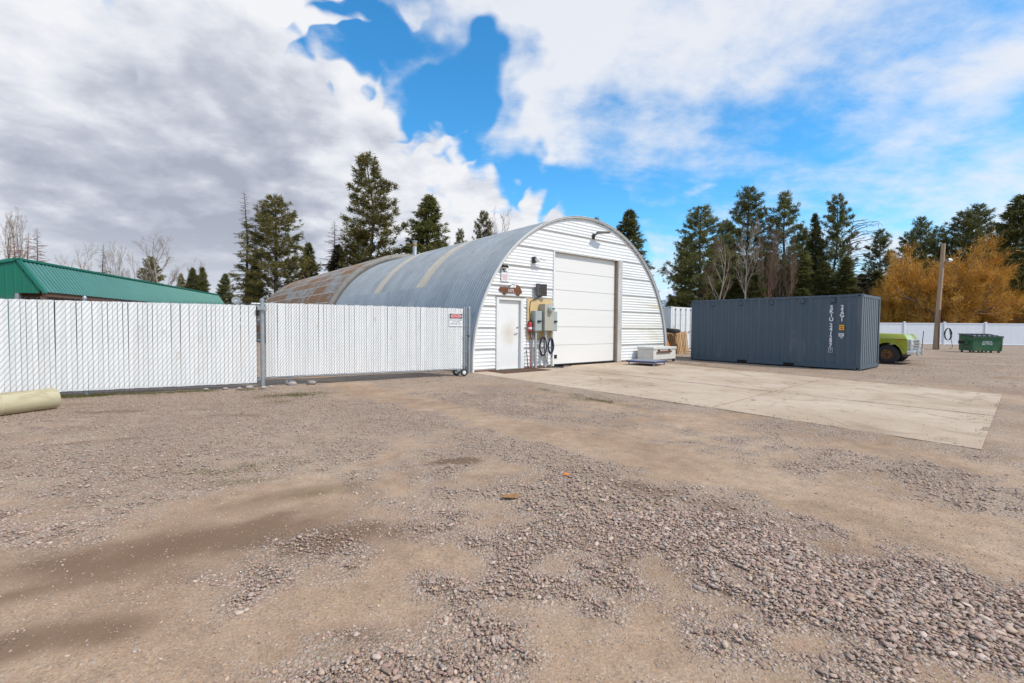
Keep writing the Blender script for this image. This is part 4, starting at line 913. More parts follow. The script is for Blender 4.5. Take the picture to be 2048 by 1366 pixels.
def pickup():
    fw_c = Vector((15.39, 18.54, 0)); hd = Vector((math.cos(HA), math.sin(HA), 0)); lf = Vector((-math.sin(HA), math.cos(HA), 0))
    # local: x forward, y left; right front wheel's outer contact at (0,-0.85)
    org = fw_c + lf * .80
    t = thing('pickup_truck', 'lime green old pickup truck with rusty wheels nosing out behind the grey container', 'truck', org, HA)
    hw = .98; P_ = MT['lime']; wr = .46
    def arc(cx, r, a0, a1, n=10): return [(cx + r * math.cos(a0 + (a1 - a0) * k / n), .40 + r * math.sin(a0 + (a1 - a0) * k / n)) for k in range(n + 1)]
    low = [(-4.25, .50)] + [(-3.72, .48)] + arc(-3.20, .50, PI, 0)[1:-1] + [(-2.68, .45)] + [(-.56, .42)] + arc(0, .47, PI, 0)[1:-1] + [(.50, .40), (.60, .46), (.64, .62), (.62, .98), (-.9, 1.02), (-2.2, 1.02), (-4.25, 1.00)]
    body = MB()
    bm_ = MB().prism(low, -hw, hw)
    bm_.build('body', P_, t, True)
    # raised character line along the flank, hood, cowl
    MB().hexa([(-.95, -hw + .02, 1.015), (.63, -hw + .04, .985), (.63, hw - .04, .985), (-.95, hw - .02, 1.02), (-.95, -hw + .12, 1.25), (.50, -hw + .15, 1.21), (.50, hw - .15, 1.21), (-.95, hw - .12, 1.25)]).build('hood', P_, t, True, bevel=.025)
    for s in (-1, 1):
        MB().box(-4.24, .60, s * hw - .012, s * hw + .012, .90, .935).build('belt_line', P_, t, bevel=.006)
        MB().box(.26, .48, s * (hw + .012) - .006, s * (hw + .012) + .006, .945, .975).build('side_marker', MT['amber'], t, bevel=.004)
        for cx in (0, -3.20): MB().lathe([(.535, -.01), (.555, .012), (.56, -.012)], 24, 'y', (cx, s * hw, .42), .25, PI - .25).build('arch_lip', P_, t, True)
        for x in (0, -3.20): wheel(t, x, s * .80, .385, .24, s, MT['rust_orange'])
        MB().box(-2.15, -1.02, s * hw - .004, s * hw + .004, .50, 1.0).build('door', P_, t, bevel=.003)
    # grille and lamps
    for s in (-1, 1): MB().box(-.93, .60, s * hw - s * .03, s * hw - s * .004, .988, 1.006).build('hood_gap', MT['dark_void'], t)
    gr = MB().box(.60, .70, -.86, .86, .60, .98).build('grille', MT['chrome'], t, bevel=.03)
    for k in range(5): MB().box(.685, .715, -.55, .55, .635 + k * .066, .665 + k * .066).build('grille_bar', MT['dark_iron'], gr)
    for s in (-1, 1):
        MB().box(.60, .745, s * .76 - .16, s * .76 + .16, .60, .985).build('lamp_surround', MT['chrome'], gr, bevel=.03)
        MB().lathe([(.095, .745), (.09, .765), (0, .785)], 20, 'x', (0, s * .76, .80)).build('headlight', MT['lens'], gr, True)
    MB().box(.58, .73, -.90, .90, .965, 1.0).build('nose_strip', MT['chrome'], t, bevel=.01)
    MB().hexa([(.62, -1.0, .40), (.82, -.94, .40), (.82, .94, .40), (.62, 1.0, .40), (.62, -1.0, .58), (.84, -.94, .57), (.84, .94, .57), (.62, 1.0, .58)]).build('bumper', MT['chrome'], t, True, bevel=.025)
    for s in (-1, 1): MB().box(.83, .89, s * .42 - .05, s * .42 + .05, .36, .64).build('overrider', MT['chrome'], t, bevel=.015)
    # cab
    cab = MB().hexa([(-2.25, -.90, 1.02), (-.90, -.90, 1.02), (-.90, .90, 1.02), (-2.25, .90, 1.02), (-2.12, -.72, 1.72), (-1.42, -.72, 1.72), (-1.42, .72, 1.72), (-2.12, .72, 1.72)]).build('cab', P_, t, True, bevel=.05)
    MB().add([(-.935, -.80, 1.08), (-.935, .80, 1.08), (-1.375, .66, 1.66), (-1.375, -.66, 1.66)], [(0, 1, 2, 3)]).build('windscreen', MT['glass'], cab)
    for s in (-1, 1): MB().add([(-2.10, s * .893, 1.08), (-1.10, s * .893, 1.08), (-1.48, s * .752, 1.64), (-2.02, s * .752, 1.64)], [(0, 1, 2, 3)]).build('side_window', MT['glass'], cab)
    # load bed walls
    bed = MB().box(-4.25, -2.32, -hw + .01, -hw + .07, .98, 1.06).box(-4.25, -2.32, hw - .07, hw - .01, .98, 1.06).box(-4.26, -4.20, -hw + .01, hw - .01, .5, 1.05).build('load_bed', P_, t)
    MB().box(-.50, .46, -.72, .72, .28, .55).box(-4.1, -.7, -.5, .5, .35, .5).build('chassis', MT['dark_iron'], t)
pickup()
def old_car():
    hd = Vector((math.cos(HA), math.sin(HA), 0)); lf = Vector((-math.sin(HA), math.cos(HA), 0))
    t = thing('old_car', 'cream old car with round headlamp parked beyond the green pickup', 'car', Vector((17.66, 20.40, 0)), HA)
    C = MT['cream']
    low = [(-4.2, .40), (-3.55, .36)] + [(-3.05 + .40 * math.cos(PI - PI * k / 8), .34 + .40 * math.sin(PI - PI * k / 8)) for k in range(1, 8)] + [(-2.5, .32), (-.95, .32)] + [(-.50 + .40 * math.cos(PI - PI * k / 8), .34 + .40 * math.sin(PI - PI * k / 8)) for k in range(1, 8)] + [(-.05, .36), (.25, .42), (.34, .60), (.22, .80), (-.2, .87), (-1.2, .90), (-4.0, .88), (-4.25, .7)]
    MB().prism(low, -.84, .84).build('body', C, t, True, bevel=.05)
    MB().hexa([(-3.3, -.76, .88), (-1.15, -.76, .88), (-1.15, .76, .88), (-3.3, .76, .88), (-2.95, -.60, 1.38), (-1.75, -.60, 1.38), (-1.75, .60, 1.38), (-2.95, .60, 1.38)]).build('cabin', C, t, True, bevel=.06)
    MB().add([(-1.19, -.68, .93), (-1.19, .68, .93), (-1.70, .56, 1.33), (-1.70, -.56, 1.33)], [(0, 1, 2, 3)]).build('windscreen', MT['glass'], t)
    for s in (-1, 1):
        fm = MB().ico((0.02, s * .66, .62), .24, 1.3, .85, .95, 3).build('fender', C, t, 'all')
        MB().lathe([(.115, .28), (.12, .33), (.10, .345)], 20, 'x', (0, s * .66, .65)).build('lamp_rim', MT['chrome'], fm, True); MB().lathe([(.10, .335), (0, .365)], 20, 'x', (0, s * .66, .65)).build('headlight', MT['lens'], fm, True)
        for x in (-.50, -3.05): wheel(t, x, s * .72, .31, .17, s, MT['chrome'])
    MB().box(.36, .46, -.80, .80, .34, .46).build('bumper', MT['chrome'], t, bevel=.03)
    MB().box(.30, .37, -.36, .36, .50, .70).build('grille', MT['chrome'], t, bevel=.02)
old_car()

# ------------------------------------------------------------------ dumpster, utility pole, vinyl fence
t = thing('dumpster', 'dented green steel dumpster with black plastic lids before the white fence', 'dumpster', (28.66, 28.19, 0), math.radians(-12))
GW, GD = 1.50, 1.15
MB().hexa([(.0, .0, .10), (GW, .0, .10), (GW, GD, .10), (.0, GD, .10), (-.0, -.04, .97), (GW, -.04, .97), (GW, GD + .02, 1.12), (-.0, GD + .02, 1.12)]).build('bin', MT['dump_green'], t, bevel=.01)
MB().box(-.03, GW + .03, -.09, -.03, .90, .98).build('front_lip', MT['dump_green'], t, bevel=.008)
for x in (0.0, GW - .05): MB().box(x, x + .05, -.035, -.004, .10, .92).build('corner_rib', MT['dump_green'], t)
pk = MB().box(-.24, -.004, .25, .85, .52, .72).build('lift_pocket', MT['dump_green'], t, bevel=.008); MB().box(-.244, -.2405, .28, .82, .54, .70).build('pocket_opening', MT['dark_void'], pk); MB().box(-.25, .0, .24, .86, .722, .735).build('pocket_top', MT['rust'], pk)
MB().box(GW + .004, GW + .20, .25, .85, .52, .72).build('lift_pocket', MT['dump_green'], t, bevel=.008)
for k in range(2):
    ld_ = MB().hexa([(-.06 + k * .79, -.10, .985), (.74 + k * .80, -.10, .985), (.74 + k * .80, GD + .06, 1.13), (-.06 + k * .79, GD + .06, 1.13), (-.06 + k * .79, -.10, 1.02), (.74 + k * .80, -.10, 1.02), (.74 + k * .80, GD + .06, 1.165), (-.06 + k * .79, GD + .06, 1.165)]).build('lid', MT['lid_black'], t, bevel=.012)
    for q in range(3): MB().hexa([(.02 + k * .79 + q * .25, .0, 1.035), (.14 + k * .79 + q * .25, .0, 1.035), (.14 + k * .79 + q * .25, GD - .1, 1.15), (.02 + k * .79 + q * .25, GD - .1, 1.15), (.03 + k * .79 + q * .25, .02, 1.06), (.13 + k * .79 + q * .25, .02, 1.06), (.13 + k * .79 + q * .25, GD - .12, 1.175), (.03 + k * .79 + q * .25, GD - .12, 1.175)]).build('lid_rib', MT['lid_black'], ld_)
MB().tube([(-.05, GD + .06, 1.15), (GW + .05, GD + .06, 1.15)], .02, 8).build('hinge_bar', MT['dark_iron'], t)
for x in (.1, .55, 1.0, GW - .1):
    for y in (.08, GD - .12): MB().box(x - .04, x + .04, y - .04, y + .04, 0, .10).build('skid', MT['dark_iron'], t)
mk = MB()
for r_i, (z, nch) in enumerate(((.66, 7), (.57, 8), (.48, 8))):
    for k in range(nch):
        x = .74 - nch * .034 + k * .068; ww = random.uniform(.030, .048)
        if r_i == 2 and k == 3: mk.box(x, x + .03, -.034, -.030, z + .025, z + .035)
        else: mk.box(x, x + ww, -.034, -.030, z, z + .055) if random.random() < .6 else mk.box(x, x + .014, -.034, -.030, z, z + .055).box(x + .014, x + ww, -.034, -.030, z + .035, z + .055)
mk.build('lettering', MT['white_plain'], t)
MB().box(GW + .01, GW + .03, -.02, .03, .3, .9).build('side_bar', MT['rust'], t)

pb = Vector((29.91, 32.03, 0)); lean = Vector((.40, .10, 7.45)).normalized()
t = thing('utility_pole', 'tall leaning wooden utility pole with a small lamp near its top', 'pole', pb)
MB().tube([(lean * h) for h in (-.2, 2, 4, 6, 7.47)], [.145, .14, .13, .125, .12], 12).build('shaft', MT['pole'], t, True)
MB().box(-.03, .03, -.175, -.14, .0, 2.8).xf(Matrix.Translation((.10, 0, 0))).build('dark_strip', MT['wood_brown'], t)  # thin dark brown strip up the lower part of the shaft
lp = MB().tube([lean * 6.22, lean * 6.25 + Vector((.22, -.16, .02))], .03, 8).build('lamp_arm', MT['steel_post'], t, True)
MB().lathe([(.10, -.12), (.13, .0), (.10, .12), (.04, .20), (0, .21)], 18, 'x', tuple(lean * 6.25 + Vector((.30, -.22, .03)))).build('lamp_head', MT['white_plain'], lp, True)
pts = []
for i in range(5 * 16 + 1):
    a = 2 * PI * i / 16; pts.append((.24 * math.sin(a) * (1 + .05 * math.sin(i)), .015 * math.sin(i * .7) - .02 * i / 16, .42 * math.cos(a)))
o = MB().tube(pts + [(.3, -.1, -.9), (.05, -.12, -1.05)], .016, 5).build('cable_coil', MT['cable'], None, 'all'); o.location = (30.42, 31.7, 1.10); tag(o, 'black cable coil hanging at the foot of the utility pole', 'cable coil')
o = MB().tube([(0, 0, -.1), (.06, .02, .6), (.13, .04, 1.30)], .026, 6).build('fence_stake', MT['rust'], None, True); o.location = (29.3, 32.4, 0); tag(o, 'thin rusty stake leaning between the cream car and the pole', 'stake')

# white vinyl privacy fence along the yard's far side
VA = Vector((13.0, 45.6)); VB = Vector((66.0, 38.5)); vd = (VB - VA).normalized(); vang = math.atan2(vd.y, vd.x)
t = thing('vinyl_fence', 'white vinyl privacy fence with capped posts along the far side of the yard', 'fence', (VA.x, VA.y, 0), vang)
vl = (VB - VA).length; step = 3.36; x = 0.35; VH = 2.02
pm = MB().box(-.075, .075, -.075, .075, -.1, VH + .05).mesh('post', MT['vinyl'], bevel=.006); cm2 = MB().add([(-.095, -.095, VH + .05), (.095, -.095, VH + .05), (.095, .095, VH + .05), (-.095, .095, VH + .05), (-.095, -.095, VH + .08), (.095, -.095, VH + .08), (.095, .095, VH + .08), (-.095, .095, VH + .08), (0, 0, VH + .13)], [(3, 2, 1, 0), (0, 1, 5, 4), (1, 2, 6, 5), (2, 3, 7, 6), (3, 0, 4, 7), (4, 5, 8), (5, 6, 8), (6, 7, 8), (7, 4, 8)]).mesh('post_cap', MT['vinyl'])
bdm = MB().box(.0, .148, -.012, .012, .12, VH - .10).mesh('board', MT['vinyl']); rt_ = MB().box(.075, step - .075, -.04, .04, VH - .10, VH).mesh('top_rail', MT['vinyl'], bevel=.006); rb_ = MB().box(.075, step - .075, -.04, .04, .03, .12).mesh('bottom_rail', MT['vinyl'], bevel=.006)
while x < vl - step:
    po = link('post', pm, t, (x, 0, 0)); link('post_cap', cm2, po)
    link('top_rail', rt_, t, (x, 0, 0)); link('bottom_rail', rb_, t, (x, 0, 0))
    if x > 14:
        k = 0
        while .08 + (k + 1) * .152 < step - .06: link('board', bdm, t, (x + .085 + k * .152, random.uniform(-.002, .002), 0)); k += 1
    else: MB().box(x + .085, x + step - .085, -.012, .012, .12, VH - .10).build('board', MT['vinyl'], t)
    x += step

# ------------------------------------------------------------------ green barn behind the fence
bd = Vector((-.262, .965, 0)).normalized(); bg_ = Vector((bd.y, -bd.x, 0))
t = thing('green_barn', 'long low green metal barn with ribbed roof behind the slatted fence', 'barn', (-20.36, 18.8, 0), math.atan2(bg_.y, bg_.x))
# local: x to the right (gable plane), y along the ridge away; break line at x=0,z=4.0
LB = 22.6
def ribbed(x0, z0, x1, z1, n, name, mat):
    ln = math.hypot(x1 - x0, z1 - z0); nx, nz = -(z1 - z0) / ln, (x1 - x0) / ln
    if nz < 0: nx, nz = -nx, -nz
    pw = LB / n
    for k in range(n):
        vs = []; y = k * pw
        for rep in range(4):
            for f, h in ((0, .0), (.08, .03), (.16, .03), (.24, .0)): vs.append((y + (rep + f) * pw / 4, h + .002 * (k % 2)))
        vs.append((y + pw + .01, .002 * (k % 2))); V = []
        for (yy, h) in vs: V += [(x0 + nx * h, yy, z0 + nz * h), (x1 + nx * h, yy, z1 + nz * h)]
        MB().add(V, [(2 * i, 2 * i + 1, 2 * i + 3, 2 * i + 2) for i in range(len(vs) - 1)]).build(name, mat, t)
ribbed(0, 4.0, .86, 2.68, 24, 'roof_panel', MT['barn_roof']); ribbed(-9.0, 1.9, 0, 4.0, 24, 'roof_panel', MT['barn_roof'])
MB().box(-.14, .10, -.08, LB + .08, 3.96, 4.05).build('ridge_trim', MT['barn_trim'], t); MB().hexa([(.80, -.08, 2.64), (.94, -.08, 2.62), (.06, -.08, 4.02), (-.08, -.08, 4.0), (.80, .0, 2.64), (.94, .0, 2.62), (.06, .0, 4.02), (-.08, .0, 4.0)]).build('gable_trim', MT['barn_trim'], t)
MB().hexa([(-9.0, -.08, 1.84), (-9.0, -.0, 1.84), (-.1, 0, 3.93), (-.1, -.08, 3.93), (-9, -.08, 1.97), (-9, 0, 1.97), (-.1, 0, 4.05), (-.1, -.08, 4.05)]).build('gable_trim', MT['barn_trim'], t)
for k in range(34):      # upright ribbed cladding on the gable end
    x0 = -9.0 + k * .284; x1 = x0 + .284; zt = lambda x: (4.0 + x * .2333 if x < 0 else 4.0 - x * 1.535) - .05
    zb = 2.62 if x0 > -.25 else 0.0
    if x0 >= .84: break
    x1 = min(x1, .84)
    MB().add([(x0, .0, zb), (x0 + .02, -.02, zb), (x0 + .05, -.02, zb), (x0 + .07, 0, zb), (x1, 0, zb), (x0, 0, zt(x0)), (x0 + .02, -.02, zt(x0 + .02)), (x0 + .05, -.02, zt(x0 + .05)), (x0 + .07, 0, zt(x0 + .07)), (x1, 0, max(zb, zt(x1)))], [(0, 1, 6, 5), (1, 2, 7, 6), (2, 3, 8, 7), (3, 4, 9, 8)]).build('cladding_sheet', MT['barn_green'], t)
MB().box(-9.0, -8.95, .05, LB, 0, 1.9).box(-9, .8, LB - .05, LB, 0, 2.6).build('wall', MT['barn_green'], t)
MB().box(.74, .80, .0, LB, 2.50, 2.68).build('eave_beam', MT['wood_brown'], t)
for k in range(8): MB().box(.66, .80, .02 + k * 3.2, .16 + k * 3.2, 0, 2.5).build('post', MT['wood_brown'], t)
MB().box(-.20, -.06, .02, .16, 0, 2.62).build('door_post', MT['steel_post'], t)
MB().box(-3.0, -2.95, .1, LB - .1, 0, 3.1).build('inner_wall', MT['wood_brown'], t)

# ------------------------------------------------------------------ far mountain
def mountain():
    n, k = 60, 24; vs = []; 
    for i in range(n + 1):
        for j in range(k + 1):
            u = i / n; v = j / k; x = -3500 + 7000 * u; y = (v - .5) * 5000
            r = math.hypot((u - .5) * 2.0, (v - .5) * 1.5); h = 900 * max(0, 1 - r) ** 1.15 * (1 + .5 * (float(fbm(np.array([u * 9.]), np.array([v * 9.]), 5, 77)[0]) - .5) * 2)
            vs.append((x, y, h - 5))
    o = MB().add(vs, [(i * (k + 1) + j, (i + 1) * (k + 1) + j, (i + 1) * (k + 1) + j + 1, i * (k + 1) + j + 1) for i in range(n) for j in range(k)])
    M = bpy.data.materials.new('hazy_snowy_mountain'); M.use_nodes = True; tt = NB(M.node_tree); b = M.node_tree.nodes['Principled BSDF']
    g = tt.n('ShaderNodeNewGeometry').outputs['Position']; s_ = tt.n('ShaderNodeSeparateXYZ'); tt.l(g, s_.inputs[0])
    nn = tt.noise(g, .004, 6, .6); f = tt.smooth(tt.math('ADD', s_.outputs[2], tt.math('MULTIPLY', nn, 500.)), 720, 960)
    tt.l(tt.mix(f, (.06, .12, .19, 1), (.62, .70, .80, 1)), b.inputs['Base Color']); b.inputs['Roughness'].default_value = .9  # distance haze is painted in as the blue cast of the forest colour
    ob = o.build('mountain', M, None, 'all'); ob.location = (4050, 11500, 0); tag(ob, kind='structure')
mountain()

# ------------------------------------------------------------------ trees
def fol_mat(name, c1, c2, trans=.35):
    M = bpy.data.materials.new(name); M.use_nodes = True; t = NB(M.node_tree); b = M.node_tree.nodes['Principled BSDF']
    co = t.n('ShaderNodeTexCoord').outputs['Object']; inf = t.n('ShaderNodeObjectInfo').outputs['Random']
    off = t.math('MULTIPLY', inf, 50.0); v = t.vmath('ADD', co, t.comb(off, off, off))
    n = t.noise(v, .9, 4, .6); n2 = t.noise(v, 7, 3, .6)
    f = t.math('ADD', t.math('MULTIPLY', n, .6), t.math('MULTIPLY', n2, .4)); f = t.smooth(f, .32, .66)
    c = t.mix(f, (*c1, 1), (*c2, 1)); k = t.lin(inf, 0, 1, .82, 1.18); c = t.mix(1.0, c, t.comb(k, k, k), 'MULTIPLY')
    t.l(c, b.inputs['Base Color']); b.inputs['Roughness'].default_value = .65; b.inputs['Specular IOR Level'].default_value = .2
    if trans:
        tr = t.n('ShaderNodeBsdfTranslucent'); t.l(c, tr.inputs['Color']); ms = t.n('ShaderNodeMixShader'); ms.inputs[0].default_value = trans
        out = [n_ for n_ in M.node_tree.nodes if n_.type == 'OUTPUT_MATERIAL'][0]; t.l(b.outputs[0], ms.inputs[1]); t.l(tr.outputs[0], ms.inputs[2]); t.l(ms.outputs[0], out.inputs['Surface'])
    return M
MT['needle_olive'] = fol_mat('pine_needles_olive', (.085, .085, .024), (.24, .20, .062))
MT['needle_dark'] = fol_mat('pine_needles_dark', (.070, .085, .030), (.21, .20, .062))
MT['needle_fir'] = fol_mat('fir_needles', (.085, .10, .030), (.23, .22, .07))
MT['needle_brown'] = fol_mat('browning_needles', (.075, .058, .024), (.145, .10, .045))
MT['bark'] = pmat('bark', (.095, .070, .052), .9, 0, .3, 3, bump=.4, bscale=12, stretch=(1, 1, .3))
MT['bark_pale'] = pmat('pale_bark', (.33, .27, .22), .85, 0, .2, 3, stretch=(1, 1, .4))
MT['bark_red'] = pmat('reddish_bark', (.22, .115, .08), .9, 0, .25, 3)
MT['twig_brown'] = pmat('brown_twigs', (.23, .16, .11), .9, 0, .2, 2)
MT['willow'] = fol_mat('willow_twigs', (.46, .22, .035), (.78, .43, .075), 0)
def tri_mesh(name, P0, mat):
    n = len(P0) // 3; me = bpy.data.meshes.new(name); me.vertices.add(len(P0)); me.vertices.foreach_set('co', np.asarray(P0, np.float32).ravel())
    me.loops.add(n * 3); me.loops.foreach_set('vertex_index', np.arange(n * 3, dtype=np.int32)); me.polygons.add(n); me.polygons.foreach_set('loop_start', np.arange(0, n * 3, 3, dtype=np.int32))
    me.update(calc_edges=True); me.materials.append(mat); return me
def tufts(C, Dr, r, k, ln, wd, spread, up=.15):
    """needle tufts: centres C, outward dirs Dr -> slender triangles"""
    n = len(C); C = np.repeat(C, k, 0); Dr = np.repeat(Dr, k, 0)
    d = Dr + r.normal(0, spread, (n * k, 3)); d[:, 2] += up; d /= np.linalg.norm(d, axis=1, keepdims=True) + 1e-9
    s = np.cross(d, r.normal(0, 1, (n * k, 3))); s /= np.linalg.norm(s, axis=1, keepdims=True) + 1e-9
    L = ln * r.uniform(.6, 1.25, (n * k, 1)); w_ = wd * r.uniform(.6, 1.3, (n * k, 1)); b = C + r.normal(0, ln * .25, (n * k, 3))
    return np.stack([b - s * w_, b + s * w_, b + d * L], 1).reshape(-1, 3)
def conifer(seed, H, width, kind):
    """returns (trunk mesh, crown mesh); kinds: pine (tufty, open), fir (dense cone), dead"""
    r = np.random.default_rng(seed); rd = random.Random(seed); wood = MB(); C = []; Dv = []
    bend = [(rd.gauss(0, .012) * H, rd.gauss(0, .012) * H) for _ in range(4)]
    def axis(h): t = h / H * 3; i = min(2, int(t)); f = t - i; return Vector((bend[i][0] * (1 - f) + bend[i + 1][0] * f, bend[i][1] * (1 - f) + bend[i + 1][1] * f, h))
    hs = [H * k / 10 for k in range(11)]; r_b = H * .016
    wood.tube([axis(h) for h in hs], [max(.015, r_b * (1 - .93 * h / H)) for h in hs], 7)
    start = {'pine': .16, 'fir': .06, 'dead': .10, 'high': .34}[kind]; nb = {'pine': 125, 'fir': 210, 'dead': 130, 'high': 95}[kind]
    for i in range(nb):
        u = start + (1 - start) * ((i + rd.random()) / nb) ** (.92 if kind != 'fir' else .8); h = u * H * .985
        q = (u - start) / (1 - start)
        if kind == 'fir': prof = (1 - q) ** .70 * (.72 + .45 * rd.random()) + .03
        elif kind == 'dead': prof = ((1 - q) ** .7 * .9 + .10) * (.45 + .7 * rd.random())
        else: prof = (min(1, .70 + q * 1.3) * (1 - q) ** .62 * (.60 + .5 * rd.random())) + .06
        Lb = width * .5 * prof * (1.15 if kind != 'fir' else 1.0); az = i * 2.399 + rd.gauss(0, .5)
        el = {'pine': .10 + .45 * q, 'high': .05 + .45 * q, 'fir': -.22 + .55 * q, 'dead': -.12 + .3 * q}[kind] + rd.gauss(0, .12)
        p0 = axis(h); dh = Vector((math.cos(az), math.sin(az), 0)); pts = []; ns = 4
        for k in range(ns + 1):
            t = k / ns; sag = (.18 if kind == 'fir' else .10) * t * t; pts.append(p0 + dh * (Lb * t) + Vector((0, 0, Lb * (math.sin(el) * t + (sag if kind != 'dead' else -sag * .6)))) + Vector((rd.gauss(0, .02), rd.gauss(0, .02), 0)) * Lb)
        rb = max(.008, .010 * Lb + .008) * (2.0 if kind == 'dead' else 1.0); wood.tube(pts, [rb * (1 - .75 * k / ns) for k in range(ns + 1)], 3, False)
        nt = max(3, int(Lb * {'pine': 7.5, 'high': 8.0, 'fir': 10, 'dead': 6}[kind]))
        for k in range(nt):
            t = ({'pine': .28, 'high': .3, 'fir': .12, 'dead': .2}[kind] + rd.random() * .75); t = min(1.02, t); f = t * ns; a = min(ns - 1, int(f)); c = pts[a].lerp(pts[a + 1], f - a)
            lat = Vector((-dh.y, dh.x, 0)) * rd.gauss(0, .17 if kind != 'fir' else .22) * Lb * (1.15 - .5 * t); c2 = c + lat + Vector((0, 0, rd.gauss(.02, .06) * Lb * .6))
            if kind == 'dead':
                e = c + lat * 1.6 + Vector((0, 0, -.10 * Lb)); wood.tube([c, e], [.020, .010], 3, False); continue
            C.append(c2[:]); o_ = (dh * .8 + lat.normalized() * .45 if lat.length > 1e-4 else dh); Dv.append((o_.x, o_.y, .15))
            if kind in ('pine', 'high') and rd.random() < .4: wood.tube([c, c2], [.008, .004], 3, False)
    tm = wood.mesh('trunk', MT['bark'], 'all', fixn=False)
    if kind == 'dead': return tm, None
    C = np.array(C); Dv = np.array(Dv); sc_ = H / 16
    P0 = tufts(C, Dv, r, 15 if kind != 'fir' else 11, (.34 if kind != 'fir' else .30) * sc_ ** .4, (.034 if kind != 'fir' else .040) * sc_ ** .4, .75 if kind != 'fir' else .5, .2 if kind != 'fir' else .0)
    return tm, tri_mesh('crown', P0, MT['needle_olive'])
def bare(seed, H, width, mat, twigs=1.0, stems=1, upright=.5, thick=.014):
    rd = random.Random(seed); wood = MB(); fine = MB()
    def grow(p, d, L, rad, lev):
        n = 4; pts = [p]; q = p.copy(); dd = d.copy()
        for k in range(n):
            dd = (dd + Vector((rd.gauss(0, .13), rd.gauss(0, .13), rd.gauss(0, .10) + .05 * upright))).normalized(); q = q + dd * (L / n); pts.append(q.copy())
        tgt = wood if lev < 2 else fine
        tgt.tube(pts, [max(.006, rad * (1 - .6 * k / n)) for k in range(n + 1)], 5 if lev == 0 else 3, False)
        if lev >= 4: return
        nc = [8, 6, 5, int(4 * twigs)][lev]
        for i in range(nc):
            t = (.30 if lev == 0 else .2) + .8 * (i + rd.random()) / nc; t = min(.99, t); f = t * n; a = int(f); c = pts[a].lerp(pts[min(n, a + 1)], f - a)
            az = rd.random() * 2 * PI; sp_ = rd.uniform(.5, 1.0) * (width / H * 1.7 if lev == 0 else 1); side = d.orthogonal().normalized(); side.rotate(Matrix.Rotation(az, 3, d))
            nd = (d + side * sp_ * 1.2 + Vector((0, 0, .25 * upright))).normalized(); grow(c, nd, L * rd.uniform(.38, .62) * (1.1 - .4 * t), rad * .5 * (1.1 - .5 * t), lev + 1)
    for s in range(stems):
        a = 2 * PI * s / stems + rd.random(); d0 = Vector((math.cos(a) * .25, math.sin(a) * .25, 1)).normalized() if stems > 1 else Vector((rd.gauss(0, .03), rd.gauss(0, .03), 1)).normalized()
        grow(Vector((0, 0, -.1)), d0, H * .72, H * thick, 0)
    return wood.mesh('trunk', mat, 'all', fixn=False), fine.mesh('crown', mat, fixn=False)
def willow(seed):
    rd = random.Random(seed); r = np.random.default_rng(seed); wood = MB(); C = []; Dv = []
    def grow(p, d, L, rad, lev):
        n = 5; pts = [p]; q = p.copy(); dd = d.copy()
        for k in range(n):
            dd = (dd + Vector((rd.gauss(0, .12), rd.gauss(0, .12), rd.gauss(0, .08) + .03))).normalized(); q = q + dd * (L / n); pts.append(q.copy())
        wood.tube(pts, [max(.012, rad * (1 - .6 * k / n)) for k in range(n + 1)], 5 if lev < 2 else 3, False)
        if lev >= 2:
            for i in range(9):
                t = .15 + .85 * rd.random(); f = t * n; a = min(n - 1, int(f)); c = pts[a].lerp(pts[a + 1], f - a); C.append(c[:]); Dv.append((d.x * .8 + rd.gauss(0, .3), d.y * .8 + rd.gauss(0, .3), d.z * .5 + .35 + rd.gauss(0, .3)))
        if lev >= 3: return
        nc = [8, 6, 5][lev]
        for i in range(nc):
            t = .22 + .78 * (i + rd.random()) / nc; f = min(.99, t) * n; a = int(f); c = pts[a].lerp(pts[a + 1], f - a)
            side = d.orthogonal().normalized(); side.rotate(Matrix.Rotation(rd.random() * 2 * PI, 3, d)); nd = (d + side * rd.uniform(.6, 1.15) + Vector((0, 0, .12))).normalized()
            grow(c, nd, L * rd.uniform(.42, .68), rad * .55, lev + 1)
    for s in range(9):
        a = 2 * PI * s / 9 + rd.gauss(0, .2); tilt = rd.uniform(.45, 1.25); d = Vector((math.cos(a) * math.sin(tilt), math.sin(a) * math.sin(tilt), math.cos(tilt) + .12)).normalized(); grow(Vector((math.cos(a) * .2, math.sin(a) * .2, .2)), d, rd.uniform(4.8, 6.4), .17, 0)
    C = np.array(C); Dv = np.array(Dv)
    return wood.mesh('trunk', MT['twig_brown'], 'all', fixn=False), tri_mesh('crown', tufts(C, Dv, r, 3, .75, .019, .50, .15), MT['willow'])
def place(meshes, name, label, cat, x, y, scale, rz, mat=None, bark=None, group=None, sxy=1.0, tilt=0.0, gz=0.0):
    t = thing(name, label, cat, (x, y, gz), rz, group); t.scale = (scale * sxy, scale * sxy, scale); t.rotation_euler = (0, tilt, rz)
    for nm, me, mm in (('trunk', meshes[0], bark), ('crown', meshes[1], mat)):
        if me is None: continue
        o = link(nm, me, t)
        if mm: o.material_slots[0].link = 'OBJECT'; o.material_slots[0].material = mm
    return t
def atpix(px, top, Y):
    """a spot on the ground Y metres out, and the height that reaches the given sight line"""
    u = (px - 1024) / 907.0; v = (683 - top) / 907.0
    d = fwd + rt * u + upv * v; k = Y / d.y
    return d.x * k, Y, CAM_H + d.z * k
PINES = [conifer(100 + i, 16, w_, 'pine') for i, w_ in enumerate((7.4, 6.2, 6.8))]
HIGHS = [conifer(120 + i, 16, w_, 'high') for i, w_ in enumerate((5.6, 5.0))]
FIRS = [conifer(140 + i, 16, w_, 'fir') for i, w_ in enumerate((7.6, 5.4, 4.4))]
DEAD = [conifer(160 + i, 16, w_, 'dead') for i, w_ in enumerate((5.6, 7.0))]
